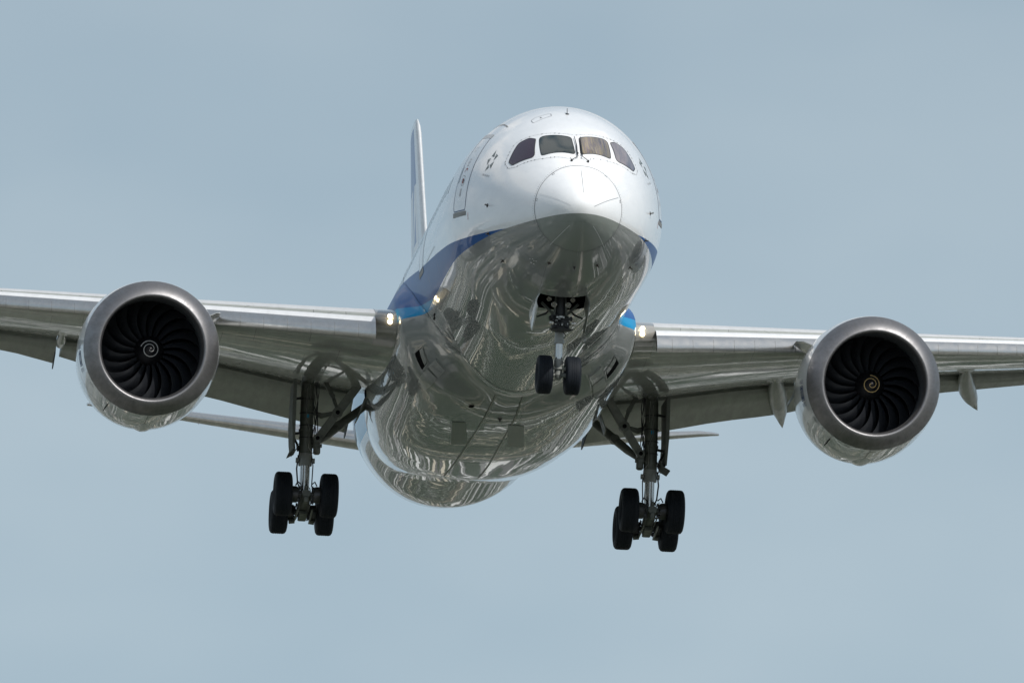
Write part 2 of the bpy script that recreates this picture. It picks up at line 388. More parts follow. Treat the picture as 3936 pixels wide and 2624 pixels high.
# profiles as functions of s ; near nose use sqrt param u = sqrt(s)
SQ=[0,.05,.2,.5,1.0,1.5,2.0,2.5,3.0,3.5,4,5,6,7,8,9,10.5,12,37.5,40,44,48,52,55,56.2]
TIP=-1.0
W  =[0,.21,.44,.70,1.0,1.26,1.50,1.72,1.91,2.07,2.21,2.45,2.64,2.78,2.845,2.87,2.885,2.885,2.885,2.74,2.34,1.76,1.05,.48,.22]
T  =[TIP,-.80,-.57,-.30,.06,.42,.80,1.12,1.42,1.70,1.95,2.39,2.69,2.86,2.93,2.955,2.97,2.97,2.97,2.97,2.95,2.86,2.64,2.30,2.1]
B  =[TIP,-1.20,-1.42,-1.67,-1.93,-2.12,-2.26,-2.37,-2.46,-2.53,-2.59,-2.69,-2.77,-2.83,-2.88,-2.92,-2.96,-2.97,-2.98,-2.74,-1.80,-.80,.40,1.30,1.75]
Z  =[TIP,-1.0,-1.0,-.98,-.95,-.90,-.84,-.77,-.70,-.62,-.55,-.41,-.29,-.19,-.11,-.05,-.01,0,0,.15,.45,.9,1.45,1.75,1.9]
_u=[sqrt(s) for s in SQ]
fW,fT,fB,fZ=[pchip(_u,a) for a in (W,T,B,Z)]
def sec(s):
    u=sqrt(max(s,0)); return fW(u),fT(u),fB(u),fZ(u)
def fus(s,th,off=0.0):
    """th: 0 = crown, +90deg = +x side, 180 = keel"""
    w,t,b,z=sec(s)
    c=cos(th);h=(t-z) if c>=0 else (z-b)
    p=np.array([w*sin(th),s,z+h*c])
    if off:
        p=p+off*fnorm(s,th)
    return p
def fnorm(s,th):
    e=1e-3;s=max(s,.01)
    a=fus(s+e,th)-fus(s-e*.5,th);b=fus(s,th+e)-fus(s,th-e)
    n=np.cross(b,a);n/=np.linalg.norm(n)+1e-12
    w,t,bb,z=sec(s)
    r=np.array([sin(th),0,cos(th)])
    return n if n@r>0 else -n

def fairw(s):
    return FW_(s), FB_(s)
FW_ = pchip([14, 15.5, 16.5, 17.3, 19, 22, 26, 30, 34, 38], [2.6, 2.97, 3.18, 3.27, 3.33, 3.37, 3.38, 3.15, 2.75, 2.2])
FB_ = pchip([14, 17, 18.4, 22, 26, 30, 34, 38], [-2.7, -2.97, -3.16, -3.33, -3.40, -3.27, -2.9, -2.35])
FS0 = pchip([0, 62, 80, 86, 92, 99, 107, 114, 129, 141, 152, 163, 173, 180], [24, 23.0, 21.0, 19.5, 18.4, 17.2, 16.2, 15.5, 14.95, 14.75, 15.4, 16.4, 17.15, 17.3])
def fair(s, th, off=0.0):
    a = abs((degrees(th) + 180) % 360 - 180)
    w, b = fairw(s); zm = -1.0
    sn, cs = sin(th), cos(th); n = 2.6
    lo, hi = .6, 6.0                        # distance from the body axis to a squarish superellipse about z = zm
    for _ in range(24):
        r = (lo + hi)/2; dz = r*cs - zm; h = 2.1 if dz > 0 else zm - b
        if abs(r*sn/w)**n + abs(dz/h)**n > 1: hi = r
        else: lo = r
    full = V(r*sn, s, r*cs)
    s0 = FS0(a); k = min(max((s - s0)/(3.2 if a > 135 else (1.05 + 2.15*max(0, (a-112)/23)**.8)), 0), 1); k = k*k*(3-2*k)
    f = fus(s, th)
    p = f + fnorm(s, th)*.006*(1-k) + (full - f)*k
    if off: p = p + off*snorm(fair, s, th)
    return p
def snorm(surf, s, th):
    e = 2e-3
    a = surf(s+e, th) - surf(s-e, th); b = surf(s, th+e) - surf(s, th-e)
    n = unit(np.cross(b, a))
    r = V(sin(th), 0, cos(th))
    return n if n @ r > 0 else -n

def ribbon(mb, surf, pts, width, off=.004, closed=False, mi=0, step=.12):
    """thin painted line that follows a body surface; pts are (station, angle in degrees)"""
    q = list(pts) + ([pts[0]] if closed else []); d = []
    for (s0, a0), (s1, a1) in zip(q[:-1], q[1:]):
        p0, p1 = surf(s0, radians(a0)), surf(s1, radians(a1)); n = max(1, int(np.linalg.norm(p1-p0)/step))
        d += [(s0 + (s1-s0)*i/n, a0 + (a1-a0)*i/n) for i in range(n)]
    d.append(q[-1])
    P = [surf(s, radians(a), off) for s, a in d]; Nn = [snorm(surf, max(s, .02), radians(a)) for s, a in d]
    rows = []
    for i in range(len(P)):
        t = unit(P[min(i+1, len(P)-1)] - P[max(i-1, 0)]); bb = unit(np.cross(Nn[i], t))*width/2
        rows.append([P[i] - bb, P[i] + bb])
    mb.grid(rows, mi=mi)
def rounded(poly, rad, n=5):
    out = []
    m = len(poly)
    for i in range(m):
        p0, p1, p2 = [np.array(poly[(i+k) % m], float) for k in (-1, 0, 1)]
        r = rad[i] if isinstance(rad, (list, tuple)) else rad
        a = p1 + (p0-p1)*r; b = p1 + (p2-p1)*r
        for t in np.linspace(0, 1, n): out.append((1-t)**2*a + 2*t*(1-t)*p1 + t*t*b)
    return out
def densify(poly, n=4):
    out = []; n0 = n
    for i in range(len(poly)):
        a, b = np.array(poly[i]), np.array(poly[(i+1) % len(poly)])
        if n0 == 0: n = int(min(14, max(1, math.hypot(b[0]-a[0], (b[1]-a[1])*.045)/.07)))
        out += [a + (b-a)*k/n for k in range(n)]
    return out
def patch(mb, surf, poly, off=.004, rad=0.0, mi=0, rings=5):
    q = rounded(poly, rad) if rad else poly; q = densify(q, 0); c = np.mean(q, axis=0)
    rows = [[surf(max((c + (p-c)*k)[0], .005), radians((c + (p-c)*k)[1]), off) for p in q] for k in np.linspace(1, .02, rings)]
    mb.grid(rows, True, mi, False, True)
def outline(mb, surf, poly, rad, width, off=.006, mi=0):
    ribbon(mb, surf, [tuple(p) for p in rounded(poly, rad)], width, off, True, mi, .06)
def text_patch(txt, surf, s0, a0, ds, da, h, off, name, m, parent, spacing=1.1):
    """flat lettering laid on a body surface: ds/da = direction of reading in (station, degrees) per metre of text, h = height"""
    cu = bpy.data.curves.new('lettering', 'FONT'); cu.body = txt; cu.size = h; cu.space_character = spacing; cu.align_x = 'CENTER'; cu.align_y = 'CENTER'
    o = bpy.data.objects.new('lettering', cu); COL.objects.link(o)
    dg = bpy.context.evaluated_depsgraph_get(); me = bpy.data.meshes.new_from_object(o.evaluated_get(dg))
    mb = MB(); vs = []
    for v in me.vertices:
        x, y = v.co.x, v.co.y
        vs.append(surf(s0 + x*ds[0] + y*da[0], radians(a0 + x*ds[1] + y*da[1]), off))
    mb.add(vs, [tuple(p.vertices) for p in me.polygons])
    bpy.data.objects.remove(o); bpy.data.curves.remove(cu); bpy.data.meshes.remove(me)
    return mb.build(name, m, parent, 180)

# ---------------------------------------------------------------- the aircraft
jet = bpy.data.objects.new('passenger_jet', None); COL.objects.link(jet)
jet['label'] = 'white and blue twin engine passenger jet landing with wheels and flaps down'
jet['category'] = 'airplane'
mw = Matrix.Identity(4)
bw = A3 @ BASE + B3
for i in range(3):
    for j in range(3): mw[i][j] = A3[i, j]
    mw[i][3] = bw[i]
jet.matrix_world = mw
jet.empty_display_size = 3

# fuselage
ST = sorted(set([round(x, 4) for x in list(np.linspace(0, 1, 26)**2*1.22) + list(np.linspace(1.22, 4.45, 30)) + list(np.linspace(4.45, 5.72, 9)) + list(np.linspace(5.72, 14, 36)) + list(np.linspace(14, 37.5, 40)) + list(np.linspace(37.5, 56.2, 46))]))
BAY = 15.6
TH = sorted(set([round(a, 4) for a in list(np.linspace(0, 180-BAY, 61)) + list(np.linspace(180-BAY, 180+BAY, 13)) + list(np.linspace(180+BAY, 360, 61))[:-1]]))
def s_of(i): return (ST[i] + ST[i+1])/2
mb = MB()
irad = [i for i, s in enumerate(ST) if s >= 1.2199][0]
rows = [[fus(max(s, .002), radians(a)) for a in TH] for s in ST[irad:]]
def skipbay(i, j):
    s = s_of(i+irad); a = TH[j] + .5
    return 4.45 < s < 5.72 and 180-BAY < a < 180+BAY
mb.grid(rows, True, 0, False, True, skip=skipbay)
fuselage = mb.build('fuselage', m_fus, jet, 60)

mb = MB()
mb.grid([[fus(max(s, .00002), radians(a)) for a in TH] for s in ST[:irad+1]], True, 0, True)
radome = mb.build('nose_radome', m_rad, jet, 60)
# radome joint, lightning strips and station marks
mb = MB(); ring = [(1.22 + (.0 if abs(a) > 25 else -.035*(1-abs(a)/25)), a) for a in range(-180, 181, 4)]
ribbon(mb, fus, ring, .020, .005)
for a in np.arange(-178, 180, 3.2):
    s0 = 1.29 if abs(a) > 25 else 1.265; patch(mb, fus, [(s0-.008, a-.35), (s0-.008, a+.35), (s0+.008, a+.35), (s0+.008, a-.35)], .004, 0, 0, 2)
mb.build('radome_joint', m_line, radome, 180)
for (s0, a0), (s1, a1), mm in [((.98, 1), (.10, 2.0), m_grayink), ((1.1, -71.5), (.10, -100), m_slatw), ((1.12, 71.5), (.10, 100), m_grayink),
                               ((1.34, -145), (.38, -152), m_slatw), ((1.40, 178.5), (.46, 178), m_grayink), ((1.38, 143.5), (.38, 149), m_slatw)]:
    # straight strips: interpolate in space, then drop on to the surface
    mb = MB(); P0, P1 = fus(s0, radians(a0)), fus(s1, radians(a1)); pts = []
    for t in np.linspace(0, 1, 12):
        p = P0 + (P1-P0)*t; lo, hi = .001, 1.6
        sq = s0 + (s1-s0)*t
        for _ in range(40):
            w_, t_, b_, z_ = sec(sq); dx = p[0]/max(w_, 1e-6); dz = (p[2]-z_)/max((t_-z_) if p[2] > z_ else (z_-b_), 1e-6)
            r_ = math.hypot(dx, dz); sq = max(.002, sq*(r_**1.2) if r_ > 0 else sq)
        pts.append((sq, degrees(atan2(dx, dz))))
    for k in range(1, len(pts)):
        while pts[k][1] - pts[k-1][1] > 180: pts[k] = (pts[k][0], pts[k][1]-360)
        while pts[k][1] - pts[k-1][1] < -180: pts[k] = (pts[k][0], pts[k][1]+360)
    ribbon(mb, fus, pts, .012, .006)
    mb.build('lightning_strip', mm, radome, 180)
for a, tx in [(-38, '8'), (38, '2'), (-80, '10'), (77, '3'), (-113, '11'), (122, '4'), (-158, '9'), (160, '5')]:
    mb = MB(); s0 = 1.17
    outline(mb, fus, [(s0-.03, a-1.5), (s0-.03, a+1.5), (s0+.03, a+1.5), (s0+.03, a-1.5)], .05, .010, .004)
    q = mb.build('station_mark', m_grayink, radome, 180)

# flight deck windows (measured on both sides and made symmetric)
WS = [(2.61, 3.4), (2.72, 6.8), (3.12, 24.0), (3.06, 27.6), (2.17, 34.3), (2.06, 33.0), (1.71, 5.6), (1.77, 2.6)]
WS = [(2.66, 3.2), (3.16, 26.2), (2.14, 34.6), (1.72, 3.0)]
SW = [(3.13, 29.3), (3.42, 33.0), (3.57, 40.6), (3.23, 55.4), (2.92, 56.0), (2.30, 39.8)]
for sg in (-1, 1):
    for nm, poly, rr, gm, lab in (('windshield', WS, [.12, .17, .10, .10], m_glassL if sg < 0 else m_glassR, 'dark windshield pane' if sg < 0 else 'windshield pane with painted gold reflection streaks'),
                              ('side_window', SW, [.16, .2, .2, .16, .2, .22], m_glassS if sg < 0 else m_glassT, 'dark violet side window' if sg < 0 else 'side window with painted rose reflection streaks')):
        pl = [(s, sg*a) for s, a in poly]
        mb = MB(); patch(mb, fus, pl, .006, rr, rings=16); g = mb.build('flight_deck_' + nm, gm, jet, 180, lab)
        mb = MB(); outline(mb, fus, pl, rr, .020, .009); mb.build('window_seal', m_seal, g, 180)
# panel outline round the four windows, with fasteners
PO = [(2.80, 0), (2.95, 10), (3.30, 25), (3.60, 36), (3.72, 43), (3.40, 57.5), (3.05, 59.5), (2.72, 56), (2.15, 40.5), (1.95, 34), (1.58, 12), (1.56, 0)]
mb = MB()
for sg in (-1, 1): ribbon(mb, fus, [(s, sg*a) for s, a in PO], .007, .004)
rnd = random.Random(3)
for sg in (-1, 1):
    for i in range(len(PO)-1):
        (s0, a0), (s1, a1) = PO[i], PO[i+1]
        n = max(1, int(np.linalg.norm(fus(s0, radians(a0)) - fus(s1, radians(a1)))/.11))
        for k in range(n):
            t = (k+.5)/n; s = s0 + (s1-s0)*t; a = sg*(a0 + (a1-a0)*t)
            w = .010 if rnd.random() < .6 else .022
            patch(mb, fus, [(s-w, a-w*25), (s-w, a+w*25), (s+w, a+w*25), (s+w, a-w*25)], .006, .3, rings=2)
mb.build('windshield_frame_line', m_grayink, jet, 180)
# wipers: arm, hinge, parked blade
for sg, x0 in ((-1, -.01), (1, .085)):
    mb = MB()
    a1 = -.6 if sg < 0 else 4.3
    pts = [fus(1.44, radians(-8.6 if sg < 0 else 11.2), .03), fus(1.50, radians(-4 if sg < 0 else 7.5), .055), fus(1.56, radians(a1), .06), fus(1.70, radians(a1-.2), .06)]
    mb.tube(pts, .010, 8); mb.lathe([(0, .03), (.05, .03)], fus(1.44, radians(-8.6 if sg < 0 else 11.2)), V(0, -.6, .8), 12, caps=True)
    mb.tube([fus(s, radians(a1 + d), .05) for s, d in ((1.66, 0), (1.85, -.2), (2.1, -.3*sg), (2.62, -.2))], [.013, .018, .015, .009], 8)
    mb.box(fus(1.70, radians(a1), .055), (.045, .07, .05), bev=.01)
    mb.build('windshield_wiper', m_dark, jet)
# crown hatch and aerials
HT = [(4.70, -11.2), (4.44, -11.0), (4.29, -24.0), (4.56, -24.4), (4.69, -21.5)]
mb = MB(); outline(mb, fus, HT, .22, .014); patch(mb, fus, [(4.50, -17.2), (4.60, -18.0), (4.48, -18.8)], .005)
mb.build('crown_hatch', m_line, jet, 180)
mb = MB(); p = fus(4.52, radians(-.9))
mb.lathe([(0, .05), (.012, .05), (.02, .01)], p, snorm(fus, 4.52, 0), 16, caps=True)
mb.plate([p + V(0, -.02, 0), p + V(0, .12, .02), p + V(0, .10, .17), p + V(0, .06, .17)], V(.012, 0, 0)); mb.build('blade_aerial', m_dark, jet)
mb = MB(); ribbon(mb, fus, [(6.9, -38.6), (6.6, -36.6), (6.0, -35.8), (5.32, -36.6)], .03, .012); mb.build('rain_gutter', m_sill, jet, 180)
# pitot and angle probes
for s, a in [(3.66, -87.2), (3.66, 87.2), (3.80, -108.0), (3.60, 108.0), (3.86, -130.6), (3.9, 130.6), (2.16, -157.2), (2.16, 156.6)]:
    mb = MB(); p = fus(s, radians(a)); n = snorm(fus, s, radians(a))
    ax = unit(V(0, 1, 0) - n*n[1])
    mb.lathe([(0, .055), (.006, .055), (.008, .02)], p, n, 20, 0, True)
    mb.tube([p, p + n*.09 - ax*.05, p + n*.10 - ax*.16], [.018, .014, .008], 8)
    mb.build('air_data_probe', m_wtip, jet)
for k, (ds, da) in enumerate([(0, 0), (.05, 1.2), (.02, 2.6), (.10, 3.8), (.22, .4), (.24, 2.2)]):
    mb = MB(); s, a = 2.42 + ds, -147 + da*1.4 - (1 if k > 3 else 0); patch(mb, fus, [(s-.022, a-.5), (s-.022, a+.5), (s+.022, a+.6), (s+.022, a-.4)], .004, .2, rings=2)
    mb.build('service_mark', m_white, jet, 180)
mb = MB(); p = fus(2.04, radians(179)); mb.lathe([(0, .035), (.05, .02), (.07, .012)], p, V(0, 0, -1), 12, caps=True); mb.build('drain_mast', m_dark, jet)

# airline alliance emblem: five two-tone darts set in a ring, and the small line of letters under it
DARTS = [((4.54, -56.9), (4.49, -52.4), (4.33, -56.7)), ((4.31, -54.2), (4.12, -54.9), (4.23, -58.9)), ((4.67, -59.5), (4.49, -58.1), (4.51, -62.8)),
         ((4.43, -61.7), (4.29, -63.8), (4.47, -66.5)), ((4.32, -62.2), (4.15, -59.0), (4.13, -64.1))]
for sg in (-1, 1):
    mb = MB()
    for tri in DARTS:
        a, b, c = [np.array((s, -sg*d)) for s, d in tri]; g = (a+b+c)/3
        patch(mb, fus, [tuple(a), tuple(b), tuple(g)], .004, 0, 1, 3); patch(mb, fus, [tuple(b), tuple(c), tuple(g)], .004, 0, 0, 3); patch(mb, fus, [tuple(c), tuple(a), tuple(g)], .004, 0, 0, 3)
    em = mb.build('alliance_emblem', [m_star1, m_star2], jet, 180)
    text_patch('STAR ALLIANCE', fus, 4.28, sg*68.9, ((-1, 0) if sg < 0 else (1, 0)), (0.0, -sg*24.0), .075, .004, 'emblem_lettering', m_grayink, em)

# doors
def door(sg, s0, s1, atop, abot, hatch, full):
    poly = [(s0, sg*abot), (s0 + full*.62, sg*atop), (s1 + full*.55, sg*atop), (s1, sg*abot)]
    mb = MB(); patch(mb, fus, poly, .003, .09); d = mb.build('cabin_door', m_white, jet, 180)
    mb = MB(); outline(mb, fus, poly, .10, .028, .006); mb.build('door_seam', m_lineblue, d, 180)
    mb = MB(); patch(mb, fus, [(s0-.06, sg*(abot+.6)), (s1+.02, sg*(abot+.6)), (s1+.02, sg*(abot+3.2)), (s0-.06, sg*(abot+3.2))], .008); mb.build('sill_plate', m_sill, d, 180)
    if full:
        mb = MB(); patch(mb, fus, [(s0+full*.62-.05, sg*(atop-2.2)), (s1+full*.55+.05, sg*(atop-2.2)), (s1+full*.55+.05, sg*(atop+.6)), (s0+full*.62-.05, sg*(atop+.6))], .007); mb.build('header_strip', m_placard, d, 180)
        mb = MB(); patch(mb, fus, [(6.66, sg*64.0), (6.84, sg*64.6), (6.70, sg*73.8), (6.56, sg*73.4)], .007, .3); mb.build('door_window', m_cwin, d, 180)
        mb = MB(); outline(mb, fus, [(6.05, sg*70.5), (6.35, sg*69.5), (6.28, sg*75.2), (5.98, sg*75.2)], .28, .016, .007)
        patch(mb, fus, [(6.08, sg*72.0), (6.26, sg*71.2), (6.22, sg*74.0), (6.07, sg*74.2)], .009, .3, 1); 
        patch(mb, fus, [(6.13, sg*71.6), (6.20, sg*71.4), (6.18, sg*74.2), (6.11, sg*74.4)], .012, .2, 2); mb.build('door_handle', [m_grayink, m_dark, m_red], d, 180)
        mb = MB(); ribbon(mb, fus, [(6.34, sg*67.8), (6.30, sg*66.2), (6.20, sg*65.8), (6.13, sg*66.6), (6.14, sg*67.4)], .035, .007); mb.build('handle_arrow', m_red, d, 180)
        for a in (60.2, 61.6, 62.4, 63.9):
            mb = MB(); patch(mb, fus, [(6.22, sg*a), (6.42, sg*a), (6.42, sg*(a+.5)), (6.22, sg*(a+.5))], .006, 0, 0, 2); mb.build('door_placard', m_placard, d, 180)
        mb = MB(); patch(mb, fus, [(6.08, sg*77.0), (6.22, sg*77.0), (6.20, sg*81.0), (6.08, sg*81.0)], .006); mb.build('door_placard', m_placard, d, 180)
        mb = MB(); outline(mb, fus, [(6.30, sg*53.0), (6.56, sg*53.0), (6.56, sg*55.4), (6.30, sg*55.4)], .1, .012, .006); mb.build('door_placard', m_placard, d, 180)
    return d
for sg in (-1, 1):
    door(sg, 5.40, 6.60, 46.2, 88.6, True, .62)
    door(sg, 14.1, 15.25, 62, 94.5, False, 0.0)
    mb = MB(); ribbon(mb, fus, [(5.16, sg*90.4), (5.15, sg*95.0)], .035, .004); mb.build('door_warning_stripe', m_red, jet, 180)
    # cargo door outline and static port panel near the blue band
    mb = MB(); outline(mb, fus, [(10.6, sg*96), (13.1, sg*96), (13.1, sg*121), (10.6, sg*121)], .06, .012, .004); mb.build('cargo_door_seam', m_line, jet, 180)
    s = 8.3
    while s < 47:
        if not (13.7 < s < 15.7 or 30.6 < s < 32.2 or 44.3 < s < 46):
            mb = MB(); z0, z1 = .66, 1.13
            w_, t_, b_, z_ = sec(s)
            def ang(z): return degrees(math.acos(max(-1, min(1, (z-z_)/(t_-z_)))))
            patch(mb, fus, [(s-.14, sg*ang(z1)), (s+.14, sg*ang(z1)), (s+.14, sg*ang(z0)), (s-.14, sg*ang(z0))], .004, .3, rings=3)
            mb.build('cabin_window', m_cwin, fuselage, 180)
        s += .62

# wing-to-body fairing
mb = MB()
SS = sorted(set(list(np.linspace(14.7, 22, 50)) + list(np.linspace(22, 37.8, 44))))
TT = [62 + (360-124)*k/150 for k in range(151)]
def fskip(i, j):
    s = (SS[i]+SS[i+1])/2; a = TT[j]; a = a if a <= 180 else 360-a
    if s < FS0(a): return True
    return 26.6 < s < 28.3 and 113 < a < 119
rows = []
for s in SS:
    r_ = []
    for a in TT:
        aa = a if a <= 180 else 360-a
        r_.append(fair(max(s, min(FS0(aa), s + (SS[1]-SS[0])*1.2)), radians(a)))
    rows.append(r_)
mb.grid(rows, skip=fskip)
fairing = mb.build('belly_fairing', m_fair, jet, 50)
mb = MB(); ribbon(mb, fair, [(FS0(a if a <= 180 else 360-a)+.01, a) for a in np.linspace(96, 264, 160)], .008, .006); mb.build('fairing_seam', m_line, fairing, 180)
for sg in (-1, 1):
    mb = MB(); mb.grid([[fus(s, radians(sg*a), .03) for a in np.linspace(92, 128, 12)] for s in np.linspace(25.6, 29.7, 8)]); mb.build('wheel_well', m_dark, fairing, 180)
    # ram air inlet: flat black patch painting the mouth's inner shade, with a lip, then the outlet panel behind it
    mb = MB(); patch(mb, fair, [(16.48, sg*127.2), (16.93, sg*133.8), (17.43, sg*134.4), (16.92, sg*127.2)], .010, .06, 0)
    inlet = mb.build('ram_inlet_shade_patch', m_black, fairing, 180)
    mb = MB(); patch(mb, fair, [(16.46, sg*127.4), (16.91, sg*133.6), (17.12, sg*133.8), (16.66, sg*127.4)], .02, .05); outline(mb, fair, [(16.45, sg*126.8), (16.91, sg*134.2), (17.46, sg*134.7), (16.95, sg*126.8)], .06, .03, .016); mb.build('inlet_ramp', m_grey, inlet, 180)
    mb = MB(); pts = [(16.48, sg*135.6), (16.66, sg*142.4), (17.26, sg*142), (17.0, sg*135.4)]; patch(mb, fair, pts, .05, .03); 
    q = densify(pts, 5); rows = [[fair(p[0], radians(p[1]), o_) for p in q] for o_ in (-.05, .05)]; mb.grid(rows, True); e = mb.build('outlet_flap', m_grey, fairing, 40)
    text_patch('EXHAUST', fair, 16.86, sg*138.9, ((0, -sg*13.0)), (-1.0, 0), .09, .056, 'flap_lettering', m_line, e)
    mb = MB(); patch(mb, fair, [(17.16, sg*135.6), (17.33, sg*141.6), (17.98, sg*141.6), (18.8, sg*140.2), (18.55, sg*136.4), (17.85, sg*135.5)], .03, .22); mb.build('outlet_scoop', m_grey, fairing, 180)
    mb = MB()
    P4 = [(21.26, 202.7), (21.0, 196.8), (24.06, 190.9), (24.44, 197.8)] if sg < 0 else [(20.9, 177.0), (21.0, 169.1), (24.3, 164.2), (24.1, 172.1)]
    patch(mb, fair, P4, .012)  # dark green four-sided patch laid on the fairing skin
    ribbon(mb, fair, [tuple((np.array(P4[0]) + np.array(P4[3]))/2), tuple((np.array(P4[1]) + np.array(P4[2]))/2)], .02, .016, mi=1)
    mb.build('dark_belly_patch', [m_matt, m_line], fairing, 180)
    mb = MB(); k = 16.2
    for q in (0, .32): patch(mb, fus, [(14.2+q, sg*(119.5+q*3)), (14.62+q, sg*(119.5+q*3)), (14.62+q, sg*(120.6+q*3)), (14.2+q, sg*(120.6+q*3))], .006, .25)
    mb.build('vent_slot', m_black, fuselage, 180)
mb = MB(); patch(mb, fair, [(18.55, -166), (19.4, -166), (19.4, -158), (18.55, -158)], .008); patch(mb, fair, [(18.9, -163.2), (19.1, -163.2), (19.1, -160.8), (18.9, -160.8)], .03, .3, 1); mb.build('sump_panel', [m_smoke, m_black], fairing, 180)
for pts in ([(18.0, 188.6), (21, 189.6), (26, 191.2), (31, 192)], [(18.0, 174), (21.2, 175.2), (25.5, 175.6), (31, 174.6)]):
    mb = MB(); ribbon(mb, fair, pts, .035, .008); mb.build('keel_door_seam', m_pipe, fairing, 180)
    mb = MB(); ribbon(mb, fair, [(a, b + .45) for a, b in pts], .016, .010); mb.build('keel_door_gap', m_seal, fairing, 180)
for s in (19.4, 20.6, 21.8, 23.1, 24.4, 25.8, 27.2):
    mb = MB(); ribbon(mb, fair, [(s, 175.5), (s, 189.2)], .022, .006); mb.build('panel_joint', m_line, fairing, 180)
mb = MB(); p = fair(20.2, radians(182)); mb.lathe([(0, .07), (.02, .065), (.04, .03), (.09, .02)], p, V(0, 0, -1), 20, caps=True); mb.build('drain_mast', m_dark, fairing)

# wings
def airfoil(n=26):
    xs = [(1-cos(pi*k/n))/2 for k in range(n+1)]
    def yt(x): return 5*(.2969*sqrt(x) - .126*x - .3516*x*x + .2843*x**3 - .1036*x**4)
    up = [(x, yt(x)*.92 + .012*sin(pi*x)) for x in xs]; lo = [(x, -yt(x)*1.0 + .05*max(0, x-.55)**1.0*(1-x)*4*.12) for x in xs]
    return up[::-1] + lo[1:]
AF = airfoil()
def zle(x): return -1.22 + .150*(x-3.2) - .0003*(x-3.2)**2
def sle(x): return 17.25 + .70*(x-3.2)
def ste(x): return 30.25 + .05*(x-3.2) if x < 9.9 else 30.6 + .36*(x-9.9)
def zte(x):
    return float(np.interp(x, [2.5, 3.4, 5.1, 7.4, 8.7, 11.8, 16.4, 30], [-1.15, -1.02, -.79, -.36, -.17, .30, .98, 3.4]))
def wsec(x, sg, thick):
    c = ste(x) - sle(x); z0, z1 = zle(x), zte(x)
    return [V(sg*x, sle(x) + c*u, z0 + (z1-z0)*u + w*thick*c) for u, w in AF]
XW = [2.2, 3.2, 4.0, 5.0, 6.2, 7.4, 8.6, 9.9, 11.2, 12.6, 14.2, 16, 18.5, 21, 24, 27, 28.6, 29.6]
def ttk(x): return float(np.interp(x, [2, 6, 10, 20, 30], [.112, .108, .104, .098, .09]))
nlow = len(AF)//2
